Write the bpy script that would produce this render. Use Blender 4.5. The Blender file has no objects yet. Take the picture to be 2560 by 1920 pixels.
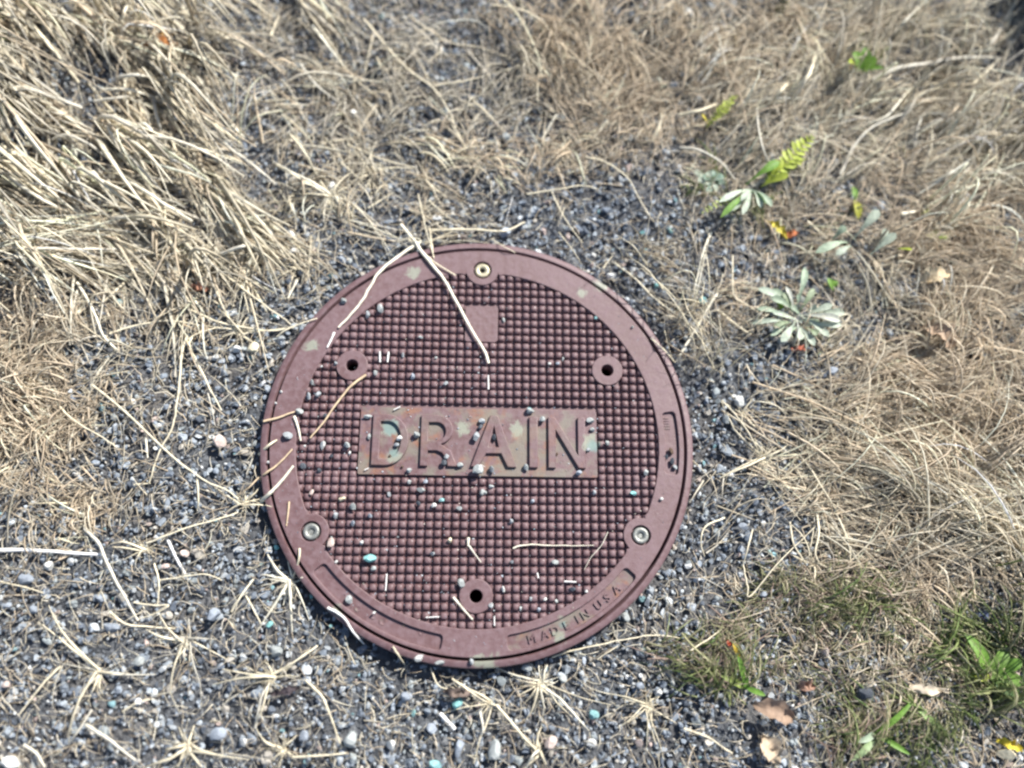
import bpy, math, random
import numpy as np
from mathutils import Matrix, Vector

rng = np.random.default_rng(11)
random.seed(11)
S = bpy.context.scene
COL = S.collection
R_ = math.radians
U = 0.125                      # groove radius of the cover in metres
ZT = 0.008                     # top of the cover above mean gravel level

# ------------------------------------------------------------------ camera
CAM_ROT = (0.28065, -0.04359, 0.00760)
CAM_LOC = Vector((-0.0015 * U, -0.8161 * U, 3.8039 * U + ZT))
F_PX = 2022.84
cam = bpy.data.cameras.new('camera')
cam.sensor_width = 36.0
cam.lens = F_PX / 2560 * 36.0
cam.clip_start = 0.02
cam.clip_end = 500
cam_o = bpy.data.objects.new('camera', cam)
COL.objects.link(cam_o)
cam_o.rotation_euler = CAM_ROT
cam_o.location = CAM_LOC
S.camera = cam_o
cam.dof.use_dof = True
cam.dof.focus_distance = 0.478
cam.dof.aperture_fstop = 2.0

# ------------------------------------------------------------------ sky, sun, exposure
SUN_EL, SUN_AZ = 44.0, 47.0      # azimuth counter-clockwise from +x
w = bpy.data.worlds.new('World')
S.world = w
w.use_nodes = True
nt = w.node_tree
nt.nodes.clear()
sky = nt.nodes.new('ShaderNodeTexSky')
sky.sky_type = 'NISHITA'
sky.sun_disc = False
sky.sun_elevation = R_(SUN_EL)
sky.sun_rotation = R_(90 - SUN_AZ)
bg = nt.nodes.new('ShaderNodeBackground')
bg.inputs[1].default_value = 0.09
wo = nt.nodes.new('ShaderNodeOutputWorld')
nt.links.new(sky.outputs[0], bg.inputs[0])
nt.links.new(bg.outputs[0], wo.inputs[0])
sun = bpy.data.lights.new('sun', 'SUN')
sun.energy = 5.0
sun.angle = R_(0.5)
sun.color = (1.0, 0.965, 0.91)
sun_o = bpy.data.objects.new('sun', sun)
COL.objects.link(sun_o)
sd = Vector((math.cos(R_(SUN_EL)) * math.cos(R_(SUN_AZ)), math.cos(R_(SUN_EL)) * math.sin(R_(SUN_AZ)), math.sin(R_(SUN_EL))))
sun_o.rotation_euler = sd.to_track_quat('Z', 'Y').to_euler()
S.view_settings.view_transform = 'Standard'
S.view_settings.look = 'None'
S.view_settings.exposure = 0.95
S.view_settings.gamma = 1.0
S.view_settings.use_curve_mapping = False
S.cycles.filter_width = 2.4
S.cycles.max_bounces = 6

# ------------------------------------------------------------------ photo pixel -> point on a horizontal plane
CM = Matrix.Rotation(CAM_ROT[2], 3, 'Z') @ Matrix.Rotation(CAM_ROT[1], 3, 'Y') @ Matrix.Rotation(CAM_ROT[0], 3, 'X')
def P(x, y, z=0.003):
    d = CM @ Vector(((x - 1280) / F_PX, -(y - 960) / F_PX, -1))
    t = (z - CAM_LOC.z) / d.z
    return CAM_LOC + t * d
CROPS = {'1': (640, 580, 3.687), '2': (1180, 580, 3.687), '3': (640, 980, 3.687), '4': (1180, 980, 3.687),
         '5': (640, 1280, 3.687), '6': (1180, 1280, 3.687), 'A': (0, 0, 2.572), 'B': (850, 0, 2.572),
         'C': (1700, 0, 2.572), 'L': (0, 640, 2.572), 'E': (1700, 640, 2.572), 'F': (0, 1280, 2.572),
         'G': (850, 1500, 2.572), 'H': (1700, 1280, 2.572), 'D': (0, 0, 0.86406), 'Q': (860, 980, 3.16)}
def K(c, x, y, z=0.003):
    ox, oy, s = CROPS[c]
    return P(ox + x / s, oy + y / s, z)
MM = 0.000238                  # metres per photo pixel on the cover
def onlid(x, y, k=1.03):
    return math.hypot(x, y) < k * U

# ------------------------------------------------------------------ ground height
def ground_z(x, y):
    x = np.asarray(x, float); y = np.asarray(y, float)
    z = 0.0022 * np.sin(x * 31 + 1.3) * np.cos(y * 27 - .4) + 0.0016 * np.sin(x * 57 + y * 43) + 0.003 * np.sin(x * 11 - y * 9 + 2)
    r = np.hypot(x, y) / U
    k = np.clip((r - 1.03) / 0.5, 0, 1)
    # a little higher by the upper and left edge of the cover, lower along its lower right
    side = 0.0028 * (-x * 0.5 + y * 0.8) / np.maximum(np.hypot(x, y), 1e-4)
    near = side - 0.0008
    z = z * k + near * (1 - k)
    far = np.clip((np.hypot(x, y) - 0.8) / 3, 0, 1)
    return z * (1 - far) - 0.001

# ------------------------------------------------------------------ materials
def new_mat(name):
    m = bpy.data.materials.new(name)
    m.use_nodes = True
    n = m.node_tree.nodes
    b = n['Principled BSDF']
    return m, n, m.node_tree.links, b
def mixc(n, l, fac, a, b, mode='MIX'):
    mx = n.new('ShaderNodeMix'); mx.data_type = 'RGBA'; mx.blend_type = mode
    for sock, v in ((mx.inputs[0], fac), (mx.inputs[6], a), (mx.inputs[7], b)):
        if hasattr(v, 'links'): l.new(v, sock)
        elif isinstance(v, (int, float)): sock.default_value = v
        else: sock.default_value = (*v, 1)
    return mx.outputs[2]
def noise(n, l, vec, scale, detail=3, rough=.55):
    t = n.new('ShaderNodeTexNoise'); t.inputs['Scale'].default_value = scale
    t.inputs['Detail'].default_value = detail; t.inputs['Roughness'].default_value = rough
    if vec is not None: l.new(vec, t.inputs['Vector'])
    return t
def ramp(n, l, src, lo, hi):
    r = n.new('ShaderNodeMapRange'); r.inputs[1].default_value = lo; r.inputs[2].default_value = hi
    l.new(src, r.inputs[0]); return r.outputs[0]
def math_(n, l, op, a, b=0.0):
    m = n.new('ShaderNodeMath'); m.operation = op
    for s, v in ((m.inputs[0], a), (m.inputs[1], b)):
        if hasattr(v, 'links'): l.new(v, s)
        else: s.default_value = v
    return m.outputs[0]
def bump(n, l, b, h, strength, dist):
    k = n.new('ShaderNodeBump'); k.inputs['Strength'].default_value = strength; k.inputs['Distance'].default_value = dist
    l.new(h, k.inputs['Height']); l.new(k.outputs[0], b.inputs['Normal'])

# bleached / mineral marks on the plastic: (point, radius) that stay with the cover
STAINS = [(K('1', 1440, 370, ZT), .0055), (K('1', 505, 1040, ZT), .0055), (K('6', 150, 1400, ZT), .008), (K('6', 800, 1150, ZT), .0055),
          (K('6', 830, 1000, ZT), .004), (K('2', 1180, 490, ZT), .007), (K('2', 1010, 560, ZT), .004), (K('3', 1230, 340, ZT), .0075),
          (K('3', 1270, 600, ZT), .006), (K('4', 1110, 470, ZT), .0075), (K('4', 420, 350, ZT), .006), (K('3', 1900, 330, ZT), .006),
          (K('6', 60, 1400, ZT), .006), (K('5', 740, 910, ZT), .005)]
def plastic(name, worn=0.0):
    m, n, l, b = new_mat(name)
    pos = n.new('ShaderNodeNewGeometry').outputs['Position']
    n1 = noise(n, l, pos, 28, 5, .6)
    n2 = noise(n, l, pos, 260, 3)
    n3 = noise(n, l, pos, 1500, 2)
    c = mixc(n, l, ramp(n, l, n1.outputs[0], .35, .68), (0.103, 0.053, 0.053), (0.129, 0.075, 0.079))
    c = mixc(n, l, ramp(n, l, n2.outputs[0], .42, .75), c, (0.153, 0.097, 0.105))
    if worn:
        n4 = noise(n, l, pos, 75, 5, .65)
        c = mixc(n, l, math_(n, l, 'MULTIPLY', ramp(n, l, n4.outputs[0], .52, .63), .75 * worn), c, (0.205, 0.094, 0.05))
        n5 = noise(n, l, pos, 62, 4, .6)
        n5.inputs['Distortion'].default_value = .6
        c = mixc(n, l, math_(n, l, 'MULTIPLY', ramp(n, l, n5.outputs[0], .50, .62), .8 * worn), c, (0.15, 0.135, 0.105))
    # dust film
    n6 = noise(n, l, pos, 640, 4, .7)
    c = mixc(n, l, math_(n, l, 'MULTIPLY', ramp(n, l, n6.outputs[0], .55, .8), .5), c, (0.17, 0.15, 0.14))
    mask = None
    nd = noise(n, l, pos, 120, 5, .7)
    nd.inputs['Distortion'].default_value = 1.2
    for p, r in STAINS:
        v = n.new('ShaderNodeVectorMath'); v.operation = 'DISTANCE'
        l.new(pos, v.inputs[0]); v.inputs[1].default_value = p
        dd = math_(n, l, 'ADD', math_(n, l, 'DIVIDE', v.outputs['Value'], r), math_(n, l, 'MULTIPLY', nd.outputs[0], 2.6))
        k = n.new('ShaderNodeMapRange'); k.inputs[1].default_value = 2.15; k.inputs[2].default_value = 1.75
        l.new(dd, k.inputs[0])
        mask = k.outputs[0] if mask is None else math_(n, l, 'MAXIMUM', mask, k.outputs[0])
    c = mixc(n, l, math_(n, l, 'MULTIPLY', mask, .75), c, (0.23, 0.25, 0.19))
    tm = None
    for p, r in ((K('3', 1240, 330, ZT), .0062), (K('4', 1125, 500, ZT), .005), (K('3', 1270, 560, ZT), .004), (K('6', 830, 1040, ZT), .0035)):
        v = n.new('ShaderNodeVectorMath'); v.operation = 'DISTANCE'
        l.new(pos, v.inputs[0]); v.inputs[1].default_value = p
        dd = math_(n, l, 'ADD', math_(n, l, 'DIVIDE', v.outputs['Value'], r), math_(n, l, 'MULTIPLY', nd.outputs[0], 1.1))
        k = n.new('ShaderNodeMapRange'); k.inputs[1].default_value = 1.5; k.inputs[2].default_value = 1.1
        l.new(dd, k.inputs[0])
        tm = k.outputs[0] if tm is None else math_(n, l, 'MAXIMUM', tm, k.outputs[0])
    c = mixc(n, l, math_(n, l, 'MULTIPLY', tm, .7), c, (0.13, 0.21, 0.20))
    l.new(c, b.inputs['Base Color'])
    l.new(ramp(n, l, n2.outputs[0], -.4, 1.2), b.inputs['Roughness'])
    b.inputs['Specular IOR Level'].default_value = .5
    h = math_(n, l, 'ADD', n2.outputs[0], math_(n, l, 'MULTIPLY', n3.outputs[0], .5))
    bump(n, l, b, h, .35, .0006)
    return m
M_PLASTIC = plastic('cover_plastic')
M_WORN = plastic('cover_plastic_worn', 1.0)
M_LETTER = plastic('cover_plastic_letter', .35)

def simple(name, col, rough=.6, metal=0.0, nscale=0, var=(.7, 1.25), bmp=0.0):
    m, n, l, b = new_mat(name)
    b.inputs['Roughness'].default_value = rough; b.inputs['Metallic'].default_value = metal
    pos = n.new('ShaderNodeNewGeometry').outputs['Position']
    t = noise(n, l, pos, nscale or 400, 4)
    c = mixc(n, l, ramp(n, l, t.outputs[0], .3, .7), tuple(x * var[0] for x in col), tuple(x * var[1] for x in col))
    l.new(c, b.inputs['Base Color'])
    if bmp: bump(n, l, b, t.outputs[0], .5, bmp)
    return m
M_STEEL_Y = simple('bolt_yellow_steel', (0.40, 0.36, 0.25), .5, .5, 900, bmp=.0003)
M_STEEL = simple('bolt_grey_steel', (0.23, 0.235, 0.215), .5, .5, 900, bmp=.0003)
M_DARK = simple('cavity_shade_dark', (0.02, 0.017, 0.016), .8)  # near-black: the shade inside the well and open bolt socket, put into the colour

def tint_mat(name, src, rough=.75, nscale=700, trans=0.0, bmp=.0004, spec=.3):
    """colour from a mesh attribute ('attr') or the object's colour ('obj')"""
    m, n, l, b = new_mat(name)
    if src == 'attr':
        a = n.new('ShaderNodeAttribute'); a.attribute_name = 'tint'; base = a.outputs['Color']
    else:
        base = n.new('ShaderNodeObjectInfo').outputs['Color']
    pos = n.new('ShaderNodeNewGeometry').outputs['Position']
    t = noise(n, l, pos, nscale, 4, .65)
    k = n.new('ShaderNodeMapRange'); k.inputs[1].default_value = .25; k.inputs[2].default_value = .75
    k.inputs[3].default_value = .62; k.inputs[4].default_value = 1.3
    l.new(t.outputs[0], k.inputs[0])
    cb = n.new('ShaderNodeCombineColor')
    for i in range(3): l.new(k.outputs[0], cb.inputs[i])
    l.new(mixc(n, l, 1.0, base, cb.outputs[0], 'MULTIPLY'), b.inputs['Base Color'])
    b.inputs['Roughness'].default_value = rough
    b.inputs['Specular IOR Level'].default_value = spec
    if bmp: bump(n, l, b, t.outputs[0], .6, bmp)
    if trans:
        tr = n.new('ShaderNodeBsdfTranslucent'); l.new(base, tr.inputs[0])
        ms = n.new('ShaderNodeMixShader'); ms.inputs[0].default_value = trans
        out = n['Material Output']
        l.new(b.outputs[0], ms.inputs[1]); l.new(tr.outputs[0], ms.inputs[2]); l.new(ms.outputs[0], out.inputs[0])
    return m
M_GRAVEL = tint_mat('gravel_stone', 'attr', .8, 900)
M_PEBBLE = tint_mat('pebble_stone', 'obj', .7, 700)
M_GRASS = tint_mat('dry_grass', 'attr', .5, 300, .35, 0, .4)
M_STRAW = tint_mat('straw_stem', 'obj', .5, 260, .15, .0002, .4)
M_LEAF = tint_mat('weed_leaf', 'obj', .55, 420, .3, .0003, .35)
M_DRYLEAF = tint_mat('dry_leaf', 'obj', .7, 330, .12, .0006, .3)

def ground_mat():
    m, n, l, b = new_mat('ground_soil_gravel')
    pos = n.new('ShaderNodeNewGeometry').outputs['Position']
    v = n.new('ShaderNodeTexVoronoi'); v.inputs['Scale'].default_value = 190; l.new(pos, v.inputs['Vector'])
    t = noise(n, l, pos, 12, 5); t2 = noise(n, l, pos, 420, 4)
    c = mixc(n, l, v.outputs['Color'], (0.06, 0.066, 0.074), (0.16, 0.168, 0.178))
    c = mixc(n, l, ramp(n, l, t.outputs[0], .45, .62), c, (0.13, 0.12, 0.11))
    c = mixc(n, l, ramp(n, l, t2.outputs[0], .35, .7), c, (0.07, 0.073, 0.08))
    l.new(c, b.inputs['Base Color']); b.inputs['Roughness'].default_value = .95
    b.inputs['Specular IOR Level'].default_value = .15
    h = math_(n, l, 'SUBTRACT', t2.outputs[0], math_(n, l, 'MULTIPLY', v.outputs['Distance'], 1.2))
    bump(n, l, b, h, .9, .003)
    return m
M_GROUND = ground_mat()

# ------------------------------------------------------------------ mesh helpers
def mesh_np(name, V, F, mat, tint=None, smooth=False):
    """V (n,3), F (m,3 or 4) index arrays -> mesh datablock"""
    me = bpy.data.meshes.new(name)
    V = np.ascontiguousarray(V, np.float32); F = np.ascontiguousarray(F, np.int32)
    k = F.shape[1]
    me.vertices.add(len(V)); me.vertices.foreach_set('co', V.ravel())
    me.loops.add(F.size); me.loops.foreach_set('vertex_index', F.ravel())
    me.polygons.add(len(F))
    me.polygons.foreach_set('loop_start', np.arange(0, F.size, k, dtype=np.int32))
    me.polygons.foreach_set('use_smooth', np.full(len(F), smooth))
    me.update(calc_edges=True)
    if tint is not None:
        a = me.attributes.new('tint', 'FLOAT_COLOR', 'POINT')
        a.data.foreach_set('color', np.c_[tint, np.ones(len(tint))].astype(np.float32).ravel())
    me.materials.append(mat)
    return me
def obj(name, me, parent=None, loc=None, rot=None, scale=None, color=None):
    o = bpy.data.objects.new(name, me)
    COL.objects.link(o)
    if parent is not None: o.parent = parent
    if loc is not None: o.location = loc
    if rot is not None: o.rotation_euler = rot
    if scale is not None: o.scale = scale
    if color is not None: o.color = (*color, 1)
    return o
LATER = []
def later(o, head, where, cat, group):
    '''label is finished at the end: the landmark it lies beside, then its order from it'''
    o['category'] = cat; o['group'] = group; LATER.append((o, head, where)); return o
def tag(o, label, cat, group=None):
    o['label'] = label; o['category'] = cat
    if group: o['group'] = group
    return o
def empty(name, label, cat, loc=(0, 0, 0), group=None):
    return tag(obj(name, None, loc=loc), label, cat, group)
def smooth_angle(me, a=40):
    me.shade_smooth(); me.set_sharp_from_angle(angle=R_(a))

def plate(name, loops, z0, z1, mat, bev=.0003, res=2):
    """solid plate from outer + hole outlines, edges rounded"""
    cu = bpy.data.curves.new('outline', 'CURVE')
    cu.dimensions = '2D'; cu.fill_mode = 'BOTH'
    for lp in loops:
        s = cu.splines.new('POLY'); s.points.add(len(lp) - 1)
        for i, (x, y) in enumerate(lp): s.points[i].co = (x, y, 0, 1)
        s.use_cyclic_u = True
    cu.extrude = max((z1 - z0) / 2 - bev, 1e-5)
    cu.bevel_depth = bev; cu.bevel_resolution = res; cu.offset = -bev
    return curve_mesh(name, cu, (z0 + z1) / 2, mat)
def curve_mesh(name, cu, z, mat, M=None):
    o = bpy.data.objects.new('outline', cu); COL.objects.link(o)
    dg = bpy.context.evaluated_depsgraph_get()
    me = bpy.data.meshes.new_from_object(o.evaluated_get(dg))
    bpy.data.objects.remove(o); bpy.data.curves.remove(cu)
    me.name = name
    me.transform((M or Matrix.Identity(4)) if M else Matrix.Translation((0, 0, z)))
    me.materials.clear(); me.materials.append(mat)
    smooth_angle(me, 35)
    return me
def circle(r, n=96, cx=0, cy=0, a0=0):
    return [(cx + r * math.cos(a0 + 2 * math.pi * i / n), cy + r * math.sin(a0 + 2 * math.pi * i / n)) for i in range(n)]
def lathe(name, prof, mat, n=160, close=False):
    V, F = [], []
    for i in range(n):
        a = 2 * math.pi * i / n
        V += [(r * math.cos(a), r * math.sin(a), z) for r, z in prof]
    k = len(prof)
    for i in range(n):
        for j in range(k - 1):
            F.append((i * k + j, ((i + 1) % n) * k + j, ((i + 1) % n) * k + j + 1, i * k + j + 1))
    me = mesh_np(name, np.array(V), np.array(F), mat)
    smooth_angle(me, 50)
    return me

def catmull(pts, n):
    pts = [np.array(p, float) for p in pts]
    if len(pts) == 2:
        return np.array([pts[0] + (pts[1] - pts[0]) * t for t in np.linspace(0, 1, n)])
    ext = [2 * pts[0] - pts[1]] + pts + [2 * pts[-1] - pts[-2]]
    out = []
    for u in np.linspace(0, len(pts) - 1 - 1e-6, n):
        i = int(u); t = u - i
        p0, p1, p2, p3 = ext[i:i + 4]
        out.append(.5 * (2 * p1 + (p2 - p0) * t + (2 * p0 - 5 * p1 + 4 * p2 - p3) * t * t + (3 * p1 - p0 - 3 * p2 + p3) * t ** 3))
    return np.array(out)
def tube_arrays(C, rad, sides=5, flat=1.0):
    """C (n,3) centreline, rad (n,) -> V,F quads; flat<1 squashes it vertically"""
    n = len(C)
    T = np.gradient(C, axis=0); T /= np.linalg.norm(T, axis=1)[:, None] + 1e-12
    N = np.cross(T, [0, 0, 1]); N /= np.linalg.norm(N, axis=1)[:, None] + 1e-9
    B = np.cross(N, T)
    a = np.arange(sides) * 2 * np.pi / sides + .3
    V = C[:, None] + rad[:, None, None] * (np.cos(a)[None, :, None] * N[:, None] + flat * np.sin(a)[None, :, None] * B[:, None])
    i = np.arange(n - 1)[:, None] * sides; j = np.arange(sides)[None]; j2 = (j + 1) % sides
    F = np.stack([i + j, i + j2, i + sides + j2, i + sides + j], -1).reshape(-1, 4)
    return V.reshape(-1, 3), F

# ------------------------------------------------------------------ ground
def build_ground():
    rr = np.concatenate([np.linspace(1.028 * U, 0.62, 130), np.geomspace(0.65, 60, 26)])
    na = 300
    a = np.arange(na) * 2 * np.pi / na
    X = rr[:, None] * np.cos(a); Y = rr[:, None] * np.sin(a)
    Z = ground_z(X, Y) - .0012
    Z[rr > 2] -= .0
    i = np.arange(len(rr) - 1)[:, None] * na; j = np.arange(na)[None]; j2 = (j + 1) % na
    F = np.stack([i + j, i + na + j, i + na + j2, i + j2], -1).reshape(-1, 4)
    o = obj('ground', mesh_np('ground', np.stack([X, Y, Z], -1).reshape(-1, 3), F, M_GROUND, smooth=True))
    o['kind'] = 'structure'
build_ground()

# ------------------------------------------------------------------ the drain cover
def polar(r, deg): return (r * U * math.cos(R_(deg)), r * U * math.sin(R_(deg)))
R_IN, R_RIM = .868, .991
BOLT_A, HOLE_A = (90, -30, 210), (30, -90, 150)
RB, RH = .884, .724
LOBE = .083
def inner_outline():
    """inner edge of the rim: circle with three round lobes around the bolts, small fillets"""
    pts = []
    for i in range(540):
        a = 2 * math.pi * i / 540
        r = R_IN
        for b in BOLT_A:
            d = (a - R_(b) + math.pi) % (2 * math.pi) - math.pi
            # nearest intersection with the lobe circle
            s = RB * math.sin(d)
            if abs(s) < LOBE and abs(d) < .5:
                rl = RB * math.cos(d) - math.sqrt(LOBE ** 2 - s * s)
                r = min(r, rl)
            else:
                e = (abs(s) - LOBE) / .035
                if abs(d) < .5 and e < 1: r -= .016 * (1 - e) ** 2
        pts.append((r * U * math.cos(a), r * U * math.sin(a)))
    return pts
def sector(r0, r1, a0, a1, rc=.018, n=40):
    """rounded annular sector outline, radii in cover units, angles in degrees"""
    pts = []
    rm = (r0 + r1) / 2
    ca = math.degrees(rc / rm)
    for i in range(n + 1): pts.append(polar(r1, a0 + ca + (a1 - a0 - 2 * ca) * i / n))
    for i in range(1, 6):
        t = math.pi / 2 * i / 6; pts.append(polar(r1 - rc + rc * math.cos(t), a1 - ca + ca * math.sin(t)))
    for i in range(0, 6):
        t = math.pi / 2 * i / 6; pts.append(polar(r0 + rc - rc * math.sin(t), a1 - ca + ca * math.cos(t)))
    for i in range(n + 1): pts.append(polar(r0, a1 - ca - (a1 - a0 - 2 * ca) * i / n))
    for i in range(1, 6):
        t = math.pi / 2 * i / 6; pts.append(polar(r0 + rc - rc * math.cos(t), a0 + ca - ca * math.sin(t)))
    for i in range(0, 6):
        t = math.pi / 2 * i / 6; pts.append(polar(r1 - rc + rc * math.sin(t), a0 + ca - ca * math.cos(t)))
    return pts
def ang(p): return math.degrees(math.atan2(p.y, p.x))
PK = [(.905, .972, ang(K('5', 560, 520, ZT)), ang(K('5', 1710, 1220, ZT))),      # lower left, blank marks
      (.905, .972, ang(K('6', 325, 1200, ZT)), ang(K('6', 1480, 560, ZT))),       # lower right, lettered
      (.902, .966, ang(K('4', 1820, 755, ZT)), ang(K('4', 1810, 185, ZT)))]       # right, short
PK = [(r0, r1, min(a, b), max(a, b)) for r0, r1, a, b in PK]

cover = empty('drain_cover', 'round purplish brown plastic drain cover with studded face lettered DRAIN', 'drain cover', (0, 0, 0))
loops = [circle(R_RIM * U, 256), inner_outline()]
for b in BOLT_A:
    loops.append(circle(.046 * U, 40, *polar(RB, b)))
for r0, r1, a0, a1 in PK: loops.append(sector(r0, r1, a0, a1))
obj('rim', plate('rim', loops, ZT - .0038, ZT, M_PLASTIC, .0005, 3), cover)
fl = [circle(.985 * U, 200)]
for h in HOLE_A: fl.append(circle(.030 * U, 32, *polar(RH, h)))
obj('base_plate', plate('base_plate', fl, ZT - .012, ZT - .0034, M_PLASTIC, .0002, 1), cover)
# bosses round the lifting holes
me = None
for h in HOLE_A:
    o = obj('lifting_hole_boss', plate('lifting_hole_boss', [circle(.077 * U, 64, *polar(RH, h)), circle(.0295 * U, 40, *polar(RH, h))], ZT - .0036, ZT + .0003, M_PLASTIC, .0005, 3), cover)
# bolts in counterbores
def bolt_mesh(mat, deep):
    r = .0385 * U
    prof = [(.0004, -.0026), (.0135 * U, -.0026), (.0135 * U, -.0002 - deep), (.016 * U, -.0000 - deep * .6), (.026 * U, .0002), (.034 * U, .0001), (r, -.0004), (r, -.003)]
    return lathe('bolt', prof, mat, 48)
for i, b in enumerate(BOLT_A):
    x, y = polar(RB, b)
    o = obj('bolt', bolt_mesh(M_STEEL_Y if i == 0 else M_STEEL, .0002 if i == 0 else .0006), cover, (x, y, ZT - .0006))
    c = obj('socket', lathe('socket', [(.0, -.0), (.011 * U, -.0), (.0134 * U, .0004)], M_DARK if i == 0 else M_STEEL, 6), o, (0, 0, -.0022 if i == 0 else -.0012))
    if i == 0: o['label'] = 'yellowish steel bolt head with open dark socket'
    obj('counterbore', lathe('counterbore', [(.0, -.0033), (.0465 * U, -.0033)], M_PLASTIC, 40), cover, (x, y, ZT))
# name plate with raised letters
PX0, PX1, PY0, PY1 = -.5712, .5690, -.1730, .1560
def rect(x0, x1, y0, y1, rc=.006):
    return [(x0 * U + rc * U, y0 * U), (x1 * U - rc * U, y0 * U), (x1 * U, y0 * U + rc * U), (x1 * U, y1 * U - rc * U), (x1 * U - rc * U, y1 * U), (x0 * U + rc * U, y1 * U), (x0 * U, y1 * U - rc * U), (x0 * U, y0 * U + rc * U)]
name_plate = obj('name_plate', plate('name_plate', [rect(PX0, PX1, PY0, PY1)], ZT - .0036, ZT - .0009, M_WORN, .0003), cover)
name_plate['label'] = 'weathered rectangular plate with raised letters DRAIN'
def bowl(x0, x1, y0, y1, n=16, straight=.45):
    """right hand half of a bowl: from (x0,y1) over to (x0,y0); returned top to bottom"""
    xs = x0 + (x1 - x0) * straight; ry = (y1 - y0) / 2; cy = (y0 + y1) / 2
    return [(x0, y1), (xs, y1)] + [(xs + (x1 - xs) * math.sin(math.pi * i / n), cy + ry * math.cos(math.pi * i / n)) for i in range(1, n)] + [(xs, y0), (x0, y0)]
def letters():
    t = .036                                        # stroke in cover units
    y0, y1 = -.131, .117
    def X(px): return (K('Q', px, 385, ZT).x) / U
    out = []
    a, b = X(222), X(512)
    out.append([bowl(a, b, y0, y1, straight=.38), bowl(a + t * 1.05, b - t * 1.05, y0 + t * .95, y1 - t * .95, straight=.36)])
    a, b = X(605), X(880)
    ym = y0 + (y1 - y0) * .42
    bw = bowl(a, b - .012, ym, y1, straight=.5)
    leg = [(a + t * 1.1, ym), ]
    outer = bw[:-2] + [(b - t * 2.0, ym + .004), (b - t * .55, ym - .028), (b - .006, ym - .062), (b + .004, y0 + .02), (b + .012, y0), (b - t * .95, y0), (b - t * 1.12, y0 + .03), (b - t * 1.25, ym - .062), (b - t * 1.75, ym - .040), (b - t * 2.4, ym - t * .82), (a + t, ym - t * .82), (a + t, y0), (a, y0)]
    out.append([outer, bowl(a + t, b - .012 - t, ym + t * .55, y1 - t, straight=.5)])
    a, b, m = X(1003), X(1362), X(1183)
    yc = y0 + .068
    out.append([[(m - t * .5, y1 + .004), (m + t * .5, y1 + .004), (b, y0), (b - t * 1.15, y0), (b - t * 1.15 - .032, yc - .003), (a + t * 1.15 + .032, yc - .003), (a + t * 1.15, y0), (a, y0)],
                [(m, y1 - t * 1.35), (b - t * 1.15 - .044, yc + t * .80), (a + t * 1.15 + .044, yc + t * .80)]])
    a, b = X(1462), X(1530)
    out.append([[(a, y0), (b, y0), (b, y1), (a, y1)]])
    a, b = X(1612), X(1905)
    out.append([[(a, y0), (a + t, y0), (a + t, y1 - .062), (b - t * .95, y0), (b, y0), (b, y1), (b - t, y1), (b - t, y0 + .062), (a + t * .95, y1), (a, y1)]])
    return out
for lt in letters():
    obj('letter', plate('letter', [[(x * U, y * U) for x, y in lp] for lp in lt], ZT - .0014, ZT + .0013, M_LETTER, .00055, 2), name_plate)
blank = obj('blank_plate', plate('blank_plate', [rect(-.0812, .0832, .499, .688, .01)], ZT - .0036, ZT - .0006, M_PLASTIC, .0003), cover)
# recessed pockets in the rim
pocket = []
for r0, r1, a0, a1 in PK:
    pocket.append(obj('pocket_floor', plate('pocket_floor', [sector(r0 - .012, r1 + .006, a0 - .6, a1 + .6)], ZT - .0036, ZT - .0019, M_WORN if len(pocket) == 1 else M_PLASTIC, .0001, 1), cover))
def font_letter(ch, size, M):
    cu = bpy.data.curves.new('glyph', 'FONT')
    cu.body = ch; cu.size = size; cu.align_x = 'CENTER'; cu.extrude = .0005; cu.bevel_depth = .00008; cu.bevel_resolution = 1
    return curve_mesh('letter', cu, 0, M_WORN, M)
pa = [ang(K('6', x, y, ZT)) for x, y in ((548, 1145), (665, 1105), (755, 1065), (865, 1025), (965, 970), (1050, 945), (1155, 835), (1235, 770), (1330, 705))]
for ch, a in zip('MADEINUSA', pa):
    x, y = polar(.960, a)
    M = Matrix.Translation((x, y, ZT - .0015)) @ Matrix.Rotation(R_(a + 90), 4, 'Z')
    obj('letter', font_letter(ch, .0066, M), pocket[1])
for px, py, r in ((935, 890, .0019), (1080, 960, .0018), (1165, 1010, .0022), (1360, 1045, .0009), (1520, 1115, .0014)):   # worn round marks
    p = K('5', px, py, ZT)
    obj('round_mark', lathe('round_mark', [(.0001, .0001), (r * .5, .0001), (r * .7, .00035), (r * .95, .0003), (r, -.0002)], M_WORN, 20), pocket[0], (p.x, p.y, ZT - .0019))
for k in range(5):                                                                                                          # worn bars
    p = K('4', 1785 + 4 * k, 235 + 24 * k, ZT)
    obj('raised_bar', plate('raised_bar', [rect(-.018, .018, -.0035, .0035, .001)], 0, .0006, M_WORN, .0001, 1), pocket[2], (p.x, p.y, ZT - .0020), (0, 0, R_(2)))

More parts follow.
